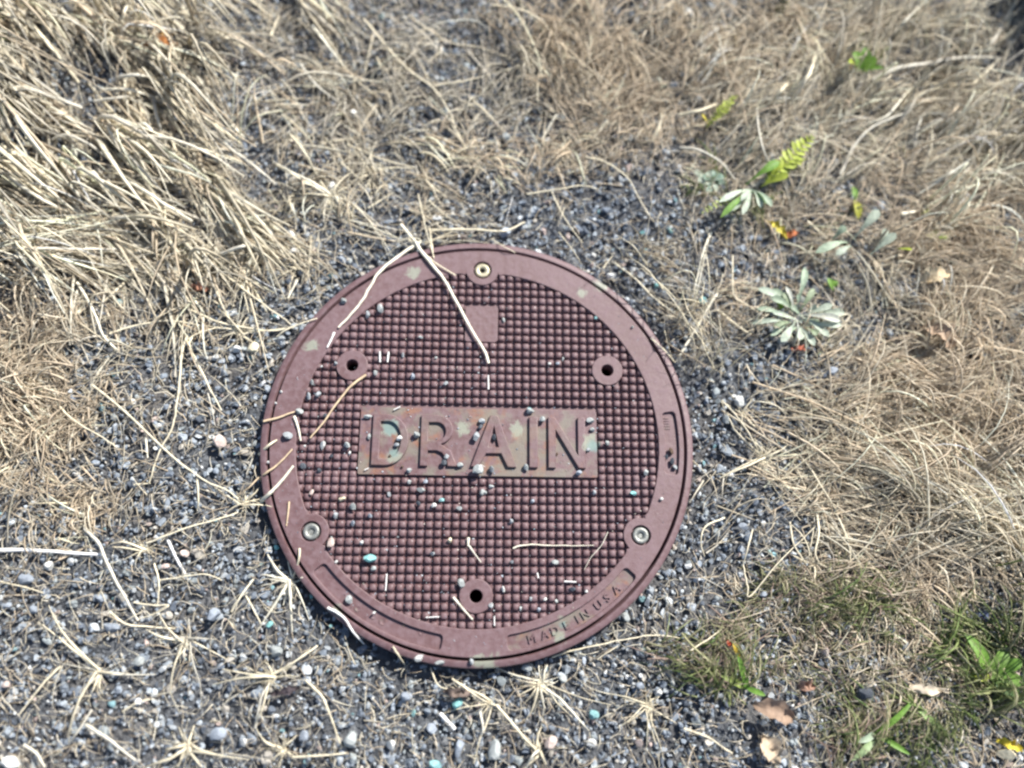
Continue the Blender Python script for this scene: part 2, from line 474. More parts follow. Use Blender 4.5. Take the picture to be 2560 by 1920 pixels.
# studs
PIT = .0408
def stud_mesh():
    h = .0029
    V, F = [], []
    rings = [(.44, 0, .10), (.385, h * .6, .12), (.315, h * .88, .14), (.17, h, .10)]
    for s, z, c in rings:
        s *= PIT * U; c *= PIT * U
        V += [(s - c, -s, z), (s, -s + c, z), (s, s - c, z), (s - c, s, z), (-s + c, s, z), (-s, s - c, z), (-s, -s + c, z), (-s + c, -s, z)]
    for k in range(len(rings) - 1):
        for i in range(8):
            F.append((k * 8 + i, k * 8 + (i + 1) % 8, k * 8 + 8 + (i + 1) % 8, k * 8 + 8 + i))
    return np.array(V), F, [24 + i for i in range(8)]
sv, sf, top = stud_mesh()
def stud_spots():
    out = []
    lobes = [(RB * math.cos(R_(b)), RB * math.sin(R_(b))) for b in BOLT_A]
    holes = [(RH * math.cos(R_(b)), RH * math.sin(R_(b))) for b in HOLE_A]
    half = PIT / 2
    for j in range(-23, 29):
        for i in range(-22, 23):
            x = (i + .5) * PIT - .0011; y = PY0 + (j + .35 if j < 0 else j + .03) * PIT - 0
            if math.hypot(x, y) > R_IN + .016: continue
            if any(math.hypot(x - a, y - b) < LOBE - .022 for a, b in lobes): continue
            if any(math.hypot(x - a, y - b) < .077 - .006 for a, b in holes): continue
            if PX0 - .012 < x < PX1 + .012 and PY0 - half * .25 < y < PY1 + half * .9: continue
            if -.0812 - half * .8 < x < .0832 + half * .8 and .499 - half * .7 < y < .688 + half * .7: continue
            out.append((x * U, y * U))
    return out
spots = stud_spots()
# the studs that show largest: the part of the face that lies nearest to the lens
key = sorted(range(len(spots)), key=lambda i: (Vector((*spots[i], ZT)) - CAM_LOC).length)
sm = bpy.data.meshes.new('stud')
sm.from_pydata([tuple(v) for v in sv], [], [tuple(f) for f in sf] + [tuple(top)])
sm.materials.append(M_PLASTIC); sm.shade_smooth()
for i in key[:300]:
    obj('stud', sm, cover, (spots[i][0], spots[i][1], ZT - .0034), (0, 0, random.uniform(-.05, .05)), (random.uniform(.96, 1.03), random.uniform(.96, 1.03), random.uniform(.9, 1.06)))
V, F, T8 = [], [], []
for i in key[300:]:
    b = len(V) * 32
    s = random.uniform(.9, 1.06)
    V.append(sv * [random.uniform(.96, 1.03), random.uniform(.96, 1.03), s] + [spots[i][0], spots[i][1], ZT - .0034])
    F += [[b + q for q in f] for f in sf]
    T8.append([b + q for q in top])
me = bpy.data.meshes.new('stud_field')
me.from_pydata([tuple(v) for v in np.concatenate(V)], [], F + T8)
me.materials.append(M_PLASTIC); me.shade_smooth()
o = obj('stud_field', me, cover); o['kind'] = 'stuff'

# the box the cover sits in
box = empty('drain_box', 'purplish brown plastic ring of the drain box around the cover', 'drain box')
zt = ZT - .0004
obj('collar', lathe('collar', [(1.004 * U, -.10), (1.004 * U, zt - .0006), (1.008 * U, zt), (1.031 * U, zt), (1.036 * U, zt - .0007), (1.037 * U, zt - .004), (1.037 * U, -.03)], M_PLASTIC, 256), box)
obj('well', lathe('well', [(.0005, -.0995), (1.003 * U, -.0995), (1.003 * U, -.012)], M_DARK, 96), box)

# ------------------------------------------------------------------ gravel
def ico(sub):
    t = (1 + 5 ** .5) / 2
    v = np.array([(-1, t, 0), (1, t, 0), (-1, -t, 0), (1, -t, 0), (0, -1, t), (0, 1, t), (0, -1, -t), (0, 1, -t), (t, 0, -1), (t, 0, 1), (-t, 0, -1), (-t, 0, 1)], float)
    v /= np.linalg.norm(v[0])
    f = [(0, 11, 5), (0, 5, 1), (0, 1, 7), (0, 7, 10), (0, 10, 11), (1, 5, 9), (5, 11, 4), (11, 10, 2), (10, 7, 6), (7, 1, 8), (3, 9, 4), (3, 4, 2), (3, 2, 6), (3, 6, 8), (3, 8, 9), (4, 9, 5), (2, 4, 11), (6, 2, 10), (8, 6, 7), (9, 8, 1)]
    for _ in range(sub):
        v = list(v); mid = {}; nf = []
        def m(a, b):
            k = (min(a, b), max(a, b))
            if k not in mid:
                p = (np.array(v[a]) + np.array(v[b])); v.append(p / np.linalg.norm(p)); mid[k] = len(v) - 1
            return mid[k]
        for a, b, c in f:
            ab, bc, ca = m(a, b), m(b, c), m(c, a)
            nf += [(a, ab, ca), (b, bc, ab), (c, ca, bc), (ab, bc, ca)]
        v = np.array(v); f = nf
    return np.array(v), np.array(f)
def stone_variants(sub, n, rough):
    v, f = ico(sub)
    out = []
    for _ in range(n):
        q = v.copy()
        # chop with random planes: crushed stone facets
        for _ in range(9):
            d = rng.normal(size=3); d /= np.linalg.norm(d); h = rng.uniform(.38, .82)
            s = q @ d; k = s > h
            q[k] -= (s[k] - h)[:, None] * d
        q *= 1 + rng.normal(0, rough, (len(q), 1))
        q *= rng.uniform(.75, 1.5, 3)
        out.append(q)
    return np.array(out), f
def rand_rot(n):
    q = rng.normal(size=(n, 4)); q /= np.linalg.norm(q, axis=1)[:, None]
    a, b, c, d = q.T
    return np.stack([np.stack([1 - 2 * (c * c + d * d), 2 * (b * c - a * d), 2 * (b * d + a * c)], -1),
                     np.stack([2 * (b * c + a * d), 1 - 2 * (b * b + d * d), 2 * (c * d - a * b)], -1),
                     np.stack([2 * (b * d - a * c), 2 * (c * d + a * b), 1 - 2 * (b * b + c * c)], -1)], 1)
PAL = np.array([(.185, .212, .245), (.275, .305, .335), (.090, .105, .128), (.37, .395, .41), (.34, .315, .275), (.23, .255, .26), (.56, .57, .56), (.17, .29, .31), (.33, .265, .24), (.13, .152, .185)])
PW = np.array([.26, .19, .16, .10, .09, .10, .018, .008, .02, .10]); PW /= PW.sum()
X0, X1, Y0, Y1 = -.41, .47, -.26, .41
HOLLOWS = [(K('D', 2190, 30), .040), (K('D', 2150, 480), .012), (K('D', 2170, 1330), .02), (K('D', 1480, 600), .006)]
def scatter(n):
    x = rng.uniform(X0, X1, n); y = rng.uniform(Y0, Y1, n)
    ok = np.hypot(x, y) > 1.045 * U
    for p, r in HOLLOWS[:1]:
        ok &= ~((np.hypot(x - p.x, y - p.y) < r) & (rng.uniform(size=n) < .85))
    return x[ok], y[ok]
def gravel(name, n, smin, smax, sub, rough, zlo, zhi, label):
    var, f = stone_variants(sub, 24, rough)
    x, y = scatter(n); n = len(x)
    s = smin + (smax - smin) * rng.beta(1.3, 3.2, n)
    r = np.hypot(x, y)
    s = np.minimum(s, np.maximum((r - 1.037 * U) * 1.5, .0008) * 2)
    k = rng.integers(0, len(var), n)
    V = var[k] * (s[:, None, None] / 2)
    V = np.einsum('nij,nvj->nvi', rand_rot(n), V)
    V[:, :, 2] *= .8
    z = ground_z(x, y) + rng.uniform(zlo, zhi, n) * s
    V += np.stack([x, y, z], -1)[:, None]
    nv = var.shape[1]
    F = (f[None] + (np.arange(n) * nv)[:, None, None]).reshape(-1, 3)
    t = PAL[rng.choice(len(PAL), n, p=PW)] * rng.uniform(.72, 1.3, (n, 1))
    o = obj(name, mesh_np(name, V.reshape(-1, 3), F, M_GRAVEL, np.repeat(t, nv, 0)))
    o['kind'] = 'stuff'; o['label'] = label; o['category'] = 'gravel'
gravel('gravel', 12000, .0028, .0072, 1, .07, -.15, .40, 'blue grey crushed gravel spread around the drain cover')
gravel('fine_gravel', 50000, .0015, .0040, 0, .09, -.2, 1.0, 'fine grey grit filling the gaps between the gravel')
# dust and grit that has blown onto the cover
def lid_grit(n):
    var, f = stone_variants(0, 12, .08)
    a = rng.uniform(0, 2 * np.pi, n); r = np.sqrt(rng.uniform(0, 1, n)) * .985 * U
    x, y = r * np.cos(a), r * np.sin(a)
    keep = rng.uniform(size=n) < np.where((x < .02) & (y < .05), 1.0, .45)
    x, y = x[keep], y[keep]; n = len(x); r = np.hypot(x, y) / U
    z = np.where(r > R_IN, ZT + .0001, np.where((x > PX0 * U) & (x < PX1 * U) & (y > PY0 * U) & (y < PY1 * U), ZT - .0007, ZT - .0012))
    s = rng.uniform(.0004, .0013, n)
    s = np.where(r > R_IN, s * .6, s)
    V = np.einsum('nij,nvj->nvi', rand_rot(n), var[rng.integers(0, 12, n)] * (s[:, None, None] / 2)) + np.stack([x, y, z], -1)[:, None]
    F = (f[None] + (np.arange(n) * 12)[:, None, None]).reshape(-1, 3)
    t = PAL[rng.choice(len(PAL), n, p=PW)] * rng.uniform(.9, 1.6, (n, 1))
    o = obj('grit', mesh_np('grit', V.reshape(-1, 3), F, M_GRAVEL, np.repeat(t, 12, 0)))
    o['kind'] = 'stuff'; o['label'] = 'sandy specks of grit scattered over the drain cover'; o['category'] = 'grit'
lid_grit(900)

# ------------------------------------------------------------------ loose pebbles
PV, PF = stone_variants(1, 10, .04)
PMESH = []
for q in PV:
    q = q / np.abs(q).max(0) * .5
    me = mesh_np('pebble', q, PF, M_PEBBLE); me.shade_smooth(); me.set_sharp_from_angle(angle=R_(16))
    PMESH.append(me)
STONE = {'g': (.30, .32, .33), 'p': (.33, .35, .34), 'w': (.58, .58, .55), 'd': (.075, .085, .10), 't': (.22, .40, .40), 'T': (.20, .43, .42), 'y': (.72, .64, .45), 'b': (.10, .065, .045), 'k': (.52, .42, .37), 'u': (.27, .30, .34)}
WORD = {'g': 'grey', 'p': 'pale grey', 'w': 'whitish', 'd': 'dark slate', 't': 'dull teal', 'y': 'cream', 'b': 'dark brown', 'k': 'pinkish', 'u': 'bluish grey', 'T': 'turquoise'}
def pebble(crop, x, y, wpx, hpx, c, z=None, rot=0, label=None, group=None, name='pebble'):
    s = CROPS[crop][2]
    sx, sy = wpx / s * MM, hpx / s * MM
    sz = min(sx, sy) * random.uniform(.85, 1.1)
    p = K(crop, x, y, ZT)
    r = math.hypot(p.x, p.y) / U
    if z is None:
        if r > 1.04:
            p = K(crop, x, y, .004); z = float(ground_z(p.x, p.y)) + .0018
        elif r > R_IN: z = ZT
        elif PX0 < p.x / U < PX1 and PY0 < p.y / U < PY1: z = ZT - .0008
        else: z = ZT - .0009
    col = STONE[c]; k = random.uniform(.85, 1.12)
    o = obj(name, random.choice(PMESH), None, (p.x, p.y, z + sz * .42), (random.uniform(-.25, .25), random.uniform(-.25, .25), R_(rot) + random.uniform(-.15, .15)), (sx * .92, sy * .92, sz), tuple(min(v * k * .92, .9) for v in col))
    if isinstance(label, tuple): return later(o, label[1], label[0], 'pebble', group)
    return tag(o, label, 'pebble', group)
LIDPEB = """1 810 640 72 60 p;1 1030 760 48 90 g;1 1150 715 72 110 p;1 1355 1140 42 60 g;1 1105 1300 56 62 p;1 520 1390 42 72 p;1 1445 1330 48 72 u;1 1750 1400 56 52 g
1 575 1500 62 72 g;1 490 1520 52 90 g;1 605 1240 28 28 w;1 1660 1160 32 32 p;1 1520 970 60 34 p;1 735 1210 42 42 g;1 235 1475 36 32 w;1 185 1580 28 26 w;2 715 1215 32 32 w;2 790 1215 42 34 u
2 290 810 36 60 p;2 1140 795 32 40 t;2 840 1170 22 50 p;3 1020 230 112 48 p;3 1040 415 42 72 p;3 845 495 76 72 p;3 860 565 32 50 w;3 1300 490 62 42 g;3 1480 395 72 72 p;3 2085 275 80 66 g
3 2070 325 52 62 d;3 2020 420 82 112 g;3 1760 600 60 70 g;3 1735 660 60 70 d;3 1885 680 80 62 p;3 2175 720 60 80 g;3 1415 725 60 52 p;3 1235 590 28 42 b;3 1350 690 28 36 b
3 1415 830 52 46 p;3 1565 830 46 50 u;3 1525 905 112 60 p;3 900 1065 78 80 p;3 740 1140 62 70 g;3 1055 1145 56 50 u;3 895 1210 50 70 u;3 1880 1075 78 50 p;3 970 1390 46 50 w
3 1090 1630 60 52 p;3 290 405 110 76 g;3 400 180 90 66 p;3 440 680 60 80 d;3 700 590 44 44 d;3 1230 940 40 60 g;3 2110 925 42 44 p;3 1630 1490 62 50 g;3 1500 1030 60 50 d;3 115 650 32 32 w;3 450 497 28 28 w
4 530 175 92 60 p;4 1090 270 102 70 p;4 1110 350 60 50 p;4 1070 535 60 42 g;4 975 750 82 60 u;4 500 700 60 80 p;4 650 260 60 66 p;4 205 420 60 80 d;4 780 575 28 46 b;4 1595 750 62 70 p
4 550 1010 50 50 u;4 1250 470 56 56 p;4 1125 925 46 56 g;4 360 1190 48 56 g;4 760 1570 80 50 p;4 370 1565 48 40 g;4 1745 990 36 36 w;4 95 930 56 76 p;4 175 870 60 42 p
5 860 810 80 92 p;5 1900 650 80 100 p;5 740 460 40 32 w;5 1700 1390 110 46 p;5 1090 930 32 30 w;5 1985 1375 50 60 g;6 290 715 42 70 w;6 675 805 38 38 w;6 775 820 36 36 p;6 450 890 32 48 p
6 620 900 50 42 u;6 545 800 40 42 g;6 1055 735 32 32 w;6 930 710 84 50 d;1 640 1700 50 60 d;2 1480 880 34 30 p;3 590 720 46 50 d;4 1850 640 60 90 d;4 1840 540 56 80 b;4 1870 690 50 56 g;4 1795 600 46 60 d"""
for it in LIDPEB.replace('\n', ';').split(';'):
    c, x, y, a, b, k = it.split()
    z = ZT - .0018 if c == '4' and 1780 < int(x) < 1900 else (ZT - .0018 if c == '5' and int(x) == 860 else None)
    pebble(c, float(x), float(y), float(a), float(b), k, z, label=('lid', 'small %s pebble on the cover' % WORD[k]), group='pebbles on the drain cover')
pebble('3', 1055, 1540, 132, 92, 'T', label='turquoise stone, the largest on the studded cover face', rot=-15)
pebble('3', 2050, 730, 112, 112, 'p', label='large pale pebble at the foot of the letter A on the cover')
pebble('3', 1315, 432, 84, 60, 'w', label='bright white pebble inside the letter D on the cover', rot=10)
pebble('3', 620, 490, 60, 112, 'w', label='long whitish pebble on the studs beside the letter D', rot=-12)
pebble('3', 695, 1400, 70, 112, 'k', label='pinkish white pebble against the bolt lobe of the cover', rot=-8)
pebble('3', 790, 985, 86, 42, 'y', label='bright cream chip slanting on the studs of the cover', rot=18)
pebble('3', 1645, 1050, 60, 52, 'w', label='white round pebble below the letter R on the studs')
pebble('3', 1715, 1000, 60, 46, 't', label='teal chip next to a white pebble below the letter R')
pebble('3', 1785, 1370, 50, 56, 'y', label='cream round grain beside a short straw bit on the cover')
pebble('3', 515, 930, 42, 72, 'k', label='pinkish grain at the edge of the studs by the rim', rot=-10)
pebble('4', 1490, 935, 80, 50, 'T', label='pale turquoise chip on the studs near the short rim pocket')
pebble('5', 2170, 860, 62, 60, 'w', label='white pebble on the ring of the lower lifting hole')
pebble('5', 1510, 1345, 112, 60, 'w', z=ZT, label='white stone chip lying across the collar of the drain box', rot=25)
pebble('2', 525, 1635, 60, 42, 't', label='teal grain on the upper edge of the lettered plate')
# stones on the ground that stand out from the gravel
GP = """A 1870 1510 90 75 w;A 2135 1200 60 70 w;A 945 355 60 45 w;A 1885 1610 60 55 w;A 1100 810 50 55 k;B 625 1405 75 50 w;B 95 575 40 50 w;B 80 690 70 70 w;B 80 390 50 60 p;B 1175 660 40 50 u;B 1005 935 30 90 w;B 1070 890 80 80 p;B 1800 970 40 40 k
C 150 320 80 60 w;C 900 780 60 40 w;C 1605 950 80 45 w;C 55 90 60 90 w;C 1970 385 90 50 u;L 1640 600 80 90 y;L 1425 1190 90 110 k;L 1075 970 50 45 u;L 740 1100 40 60 u;L 1025 1095 60 40 w;L 955 580 40 40 u
E 395 925 90 100 w;E 660 545 80 70 p;E 1220 1525 80 50 k;E 1760 985 90 80 p;E 980 745 90 80 u;E 520 720 60 70 u;E 305 1050 60 80 p;E 150 290 80 60 t;F 905 965 75 75 p;F 315 350 60 70 w;F 40 605 70 50 u;F 220 625 60 60 u;F 40 1115 60 50 k;F 95 1600 120 90 w
F 640 550 80 60 u;F 720 740 110 70 u;F 1060 350 60 40 k;F 1180 265 70 50 k;F 1960 1440 60 80 u;F 1420 1420 110 90 u;F 1570 1480 60 60 w;F 1780 890 90 80 p;F 170 430 110 80 u;F 1380 660 90 90 u
G 330 930 70 80 w;G 1620 920 70 60 w;G 1635 740 80 70 t;G 420 620 90 70 u;G 2050 600 60 60 w;G 65 900 110 120 p;G 620 1060 100 70 t;G 580 830 70 70 u;G 470 730 40 60 t;G 1940 925 70 60 k;G 1210 440 90 60 p;G 1000 980 80 150 p;G 770 960 70 120 u;G 1360 920 90 90 k
H 1190 1160 130 110 d;H 1920 1010 90 70 p;H 1850 1010 110 60 y;H 960 900 60 60 k;H 640 1580 40 40 w;H 2100 1550 160 90 y;H 560 530 60 50 u;H 420 90 80 60 u;H 1640 1160 90 60 p
2 1290 405 130 75 w;2 1120 205 60 50 w;2 1100 300 60 60 k;2 1570 15 70 50 T;2 1815 5 60 60 T;2 1700 490 60 50 T;2 1890 930 90 90 d;1 790 255 100 90 u;1 870 275 50 80 p;1 345 165 55 80 w;1 330 20 120 90 p;1 350 720 110 60 d;5 500 775 40 50 T;5 130 1040 70 70 T;5 690 1050 50 50 t;5 180 320 60 50 T;6 1570 1600 100 80 u;6 1040 1380 60 90 u;6 840 1540 90 80 p;6 510 1430 130 80 p;6 1440 960 80 110 p;6 1860 1570 60 90 p;6 1730 1200 70 90 p"""
for it in GP.replace('\n', ';').split(';'):
    c, x, y, a, b, k = it.split()
    pebble(c, float(x), float(y), float(a), float(b), k, label=('ground', '%s pebble on the gravel' % WORD[k]), group='pebbles on the gravel')
pebble('G', 755, 672, 68, 84, 'T', label='bright turquoise stone on the gravel just below the collar', rot=-20)
def pile(n):
    """larger stones among the gravel, picked apart one by one"""
    k = 0
    while k < n:
        x = rng.uniform(-.33, .40); y = rng.uniform(-.19, .33)
        if math.hypot(x, y) < 1.10 * U: continue
        s = rng.uniform(.005, .0075)
        c = PAL[rng.choice(len(PAL), p=PW)] * rng.uniform(.8, 1.25)
        o = obj('pebble', random.choice(PMESH), None, (x, y, float(ground_z(x, y)) + .0012 + s * .1), tuple(rng.uniform(-.5, .5, 2)) + (rng.uniform(0, 6.28),), (s, s * rng.uniform(.65, .95), s * rng.uniform(.5, .7)), tuple(c))
        later(o, 'angular stone bedded in the gravel', 'ground', 'pebble', 'larger stones in the gravel')
        k += 1
pile(120)

# ------------------------------------------------------------------ dry grass mat
STRAW = np.array([(.74, .67, .51), (.80, .745, .60), (.66, .585, .44), (.70, .65, .54), (.58, .49, .36)])
TAN = np.array([(.66, .555, .41), (.72, .62, .47), (.58, .48, .35), (.76, .68, .53), (.50, .41, .30)])
GREY = np.array([(.58, .53, .43), (.66, .61, .51), (.48, .43, .34), (.74, .68, .54)])
GREEN = np.array([(.17, .23, .07), (.25, .30, .11), (.33, .35, .16), (.13, .19, .06), (.42, .40, .24)])
MOSS = np.array([(.27, .29, .14), (.35, .33, .19), (.21, .23, .11), (.45, .39, .27), (.42, .31, .25)])
PALS = {'s': STRAW, 't': TAN, 'r': GREY, 'g': GREEN, 'm': MOSS}
def blades(x, y, direc, length, lift, wid, pal, segs=7, curl=.3, z0=None, kk=.14):
    n = len(x)
    t = np.linspace(0, 1, segs)
    dth = rng.normal(0, curl, n)
    kink = rng.normal(0, .25, (n, segs)).cumsum(1) * kk
    th = direc[:, None] + dth[:, None] * t[None] + kink
    step = (length / (segs - 1))[:, None]
    cx = x[:, None] + np.c_[np.zeros(n), (np.cos(th[:, :-1]) * step).cumsum(1)]
    cy = y[:, None] + np.c_[np.zeros(n), (np.sin(th[:, :-1]) * step).cumsum(1)]
    pk = rng.uniform(.35, .95, n)[:, None]
    prof = np.where(t[None] < pk, np.sin(np.pi / 2 * t[None] / pk), np.cos(np.pi / 2 * (t[None] - pk) / (1.15 - pk)))
    cz = ground_z(cx, cy) + .0012 + lift[:, None] * np.maximum(prof, 0) + rng.uniform(0, .002, n)[:, None]
    return np.stack([cx, cy, cz], -1)
def tubes_mass(C, wid, pal, sides=3, shade=None):
    n, m, _ = C.shape
    T = np.gradient(C, axis=1); T /= np.linalg.norm(T, axis=2)[..., None] + 1e-12
    N = np.cross(T, np.array([0, 0, 1.])); N /= np.linalg.norm(N, axis=2)[..., None] + 1e-9
    B = np.cross(N, T)
    t = np.linspace(0, 1, m)
    rad = wid[:, None] / 2 * (1 - .75 * t[None] ** 1.6)
    a = np.arange(sides) * 2 * np.pi / sides + np.pi / 2
    ph = rng.uniform(-.8, .8, n)[:, None, None]
    V = C[:, :, None] + rad[:, :, None, None] * (np.cos(a + ph)[..., None] * N[:, :, None] + .6 * np.sin(a + ph)[..., None] * B[:, :, None])
    i = (np.arange(n) * m * sides)[:, None, None] + (np.arange(m - 1) * sides)[None, :, None]
    j = np.arange(sides)[None, None]; j2 = (j + 1) % sides
    F = np.stack([i + j, i + j2, i + sides + j2, i + sides + j], -1).reshape(-1, 4)
    col = pal[rng.integers(0, len(pal), n)] * rng.uniform(.8, 1.2, (n, 1))
    if shade is not None: col = col * shade[:, None]
    return V.reshape(-1, 3), F, np.repeat(np.minimum(col, .88), m * sides, 0)
# centre and spread in photo pixels (2212 wide), count, length m, direction deg, spread deg, lift m, width m, palette
BLOBS = [
 (150, 120, 230, 170, 380, .060, -42, 14, .034, .0017, 's'), (330, 130, 200, 150, 230, .052, -48, 18, .028, .0015, 's'), (90, 380, 190, 150, 300, .055, -35, 14, .026, .0016, 's'),
 (330, 350, 210, 150, 240, .046, -42, 20, .018, .0013, 's'), (40, 545, 150, 40, 170, .050, 3, 14, .014, .0010, 's'), (200, 520, 190, 90, 190, .044, -32, 20, .014, .0013, 's'),
 (250, 200, 350, 250, 380, .020, 0, 180, .008, .0007, 'r'), (200, 450, 300, 200, 320, .018, 0, 180, .006, .0007, 'r'),
 (30, 760, 90, 120, 700, .022, -25, 60, .010, .0007, 't'), (60, 930, 110, 90, 480, .020, -10, 60, .008, .0007, 't'), (200, 700, 150, 120, 170, .028, -40, 70, .009, .0008, 's'),
 (120, 1080, 160, 90, 260, .018, 0, 80, .006, .0006, 't'), (420, 520, 200, 80, 140, .032, -28, 35, .010, .0009, 's'), (520, 590, 120, 70, 120, .030, -25, 40, .008, .0009, 's'), (600, 470, 140, 70, 130, .028, -30, 60, .009, .0008, 's'),
 (620, 110, 200, 120, 200, .032, -52, 35, .014, .0008, 's'), (780, 170, 200, 140, 170, .026, -50, 60, .010, .0007, 'r'), (930, 130, 200, 130, 170, .026, -55, 60, .010, .0007, 'r'),
 (850, 400, 180, 80, 170, .026, -25, 60, .008, .0007, 's'), (760, 300, 200, 100, 170, .026, -50, 50, .009, .0007, 's'), (1010, 270, 160, 90, 150, .022, -60, 70, .008, .0006, 'r'),
 (1210, 90, 70, 90, 330, .034, -82, 22, .018, .0006, 't'), (1300, 110, 80, 90, 330, .034, -95, 30, .018, .0006, 't'), (1290, 240, 110, 50, 300, .022, 170, 50, .010, .0006, 't'), (1180, 330, 130, 50, 220, .018, -40, 70, .007, .0006, 't'),
 (1430, 190, 150, 100, 360, .026, 60, 60, .010, .0006, 't'), (1600, 80, 150, 90, 520, .036, -80, 40, .020, .0006, 't'), (1680, 180, 200, 110, 560, .036, 40, 28, .016, .0006, 's'), (1900, 60, 170, 60, 480, .040, 50, 30, .022, .0006, 's'),
 (2030, 190, 150, 90, 560, .038, 25, 30, .022, .0007, 's'), (2130, 320, 90, 110, 480, .036, 40, 30, .022, .0007, 's'), (1850, 320, 180, 100, 460, .030, 48, 40, .012, .0006, 's'), (2080, 470, 130, 80, 560, .032, 20, 60, .016, .0006, 't'),
 (1700, 300, 160, 100, 300, .022, 0, 180, .007, .0006, 'r'), (1950, 400, 220, 130, 420, .020, 0, 180, .008, .0006, 't'), (2130, 600, 90, 90, 420, .032, 35, 50, .018, .0006, 't'), (1950, 640, 180, 110, 340, .026, 10, 70, .010, .0006, 's'),
 (2060, 780, 130, 80, 560, .034, 60, 60, .016, .0006, 't'), (1930, 850, 140, 60, 560, .042, 12, 32, .014, .0006, 't'), (2090, 950, 120, 80, 600, .044, -150, 50, .018, .0006, 't'), (1960, 1000, 150, 60, 520, .042, -18, 30, .012, .0006, 't'),
 (2120, 1090, 90, 80, 560, .044, 150, 35, .020, .0007, 's'), (1840, 940, 120, 80, 190, .026, -50, 60, .008, .0006, 's'), (1880, 1080, 120, 60, 240, .026, -10, 50, .008, .0006, 's'), (1680, 900, 100, 110, 70, .020, -50, 60, .006, .0005, 's'),
 (1680, 1120, 90, 120, 80, .016, 0, 180, .005, .0005, 's'), (2000, 1180, 170, 70, 360, .028, -20, 50, .010, .0006, 't'), (1900, 1300, 250, 120, 420, .014, 0, 180, .005, .0006, 't'), (2050, 1450, 200, 150, 420, .014, 0, 180, .006, .0007, 't'),
 (1500, 620, 140, 150, 70, .014, 0, 180, .004, .0005, 'r'), (1450, 330, 160, 90, 160, .018, 0, 180, .005, .0005, 't'),
 (1640, 560, 160, 130, 170, .020, -70, 60, .006, .0005, 't'), (1700, 650, 110, 80, 170, .018, -60, 90, .014, .0004, 't'), (1640, 400, 150, 80, 170, .022, -65, 50, .016, .0004, 't'),
 (1440, 560, 60, 60, 40, .034, -60, 25, .024, .0004, 's'), (1520, 680, 50, 60, 40, .034, -60, 30, .026, .0004, 's')]
GREENS = [
 (1560, 1430, 60, 60, 190, .014, 80, 60, .012, .0008, 'm'), (1560, 1440, 50, 60, 110, .016, 90, 50, .013, .0009, 'g'), (1880, 1290, 100, 50, 260, .013, 120, 90, .010, .0007, 'm'), (1870, 1300, 80, 50, 150, .016, 130, 60, .011, .0008, 'g'), (1690, 1250, 60, 40, 150, .010, 0, 180, .007, .0006, 'm'),
 (2110, 1400, 45, 45, 150, .026, 140, 40, .018, .0011, 'g'), (2150, 1490, 40, 60, 90, .022, 100, 50, .016, .0011, 'g'), (1960, 1590, 80, 50, 180, .018, 120, 60, .012, .0009, 'g'), (1850, 1590, 70, 50, 150, .016, 100, 80, .010, .0008, 'm'), (1780, 1370, 120, 80, 300, .009, 0, 180, .006, .0006, 'm'),
 (1660, 1360, 60, 60, 120, .010, 0, 180, .006, .0006, 'm'), (1930, 1440, 150, 90, 260, .009, 0, 180, .006, .0006, 'm'), (1530, 390, 40, 26, 60, .012, 30, 90, .007, .0009, 'g'), (1590, 430, 60, 26, 60, .012, 160, 60, .006, .0009, 'g'),
 (1865, 140, 18, 22, 60, .013, 80, 40, .012, .0015, 'g'), (1690, 12, 10, 12, 24, .012, 70, 30, .010, .0013, 'g'), (2120, 250, 40, 40, 40, .015, 60, 60, .010, .0008, 'm'), (10, 60, 20, 30, 26, .014, 40, 60, .014, .001, 'g'), (8, 230, 12, 30, 26, .014, 0, 60, .014, .001, 'g'),
 (1740, 690, 60, 60, 70, .010, 0, 180, .004, .0007, 'm'), (1830, 430, 26, 50, 40, .012, 80, 60, .006, .0008, 'm')]
def grass_mass(name, blobs, label, cat, keep=.02, fac=1.0, wf=1.0):
    Vs, Fs, Ts, off = [], [], [], 0
    for cx, cy, rx, ry, n, ln, dr, sp, lf, wd, pal in blobs:
        n = int(n * fac); wd *= wf
        nc = max(3, n // 9)
        cq = rng.normal(size=(nc, 2)) * [rx * .75, ry * .75] + [cx, cy]
        cd = rng.normal(0, sp, nc); cl = rng.lognormal(0, .25, nc); cs = rng.lognormal(-.02, .16, nc); ch = rng.uniform(.3, 1.5, nc)
        ci = rng.integers(0, nc, n)
        q = cq[ci] + rng.normal(size=(n, 2)) * min(rx, ry, 60) * .28
        pts = np.array([K('D', a, b, .004)[:2] for a, b in q])
        L = ln * rng.lognormal(0, .28, n) * cl[ci]
        d = np.radians(dr + cd[ci] + rng.normal(0, min(sp * .5, 24), n))
        C = blades(pts[:, 0] - .35 * L * np.cos(d), pts[:, 1] - .35 * L * np.sin(d), d, L, lf * rng.uniform(.15, 1.1, n) * ch[ci], None, None)
        inside = (np.hypot(C[..., 0], C[..., 1]) < 1.03 * U).any(1)
        ok = ~inside | (rng.uniform(size=n) < keep * 0)
        C = C[ok]
        if not len(C): continue
        V, F, T = tubes_mass(C, wd * np.clip(rng.lognormal(-.15, .55, len(C)), .3, 2.0), PALS[pal], shade=cs[ci][ok])
        Vs.append(V); Fs.append(F + off); Ts.append(T); off += len(V)
    o = obj(name, mesh_np(name, np.concatenate(Vs), np.concatenate(Fs), M_GRASS, np.concatenate(Ts), True))
    o['kind'] = 'stuff'; o['label'] = label; o['category'] = cat
grass_mass('dry_grass', BLOBS, 'matted straw coloured dry grass over the gravel', 'grass', fac=.8, wf=1.45)
grass_mass('green_grass', GREENS, 'short green grass and moss coming up through the gravel', 'grass')
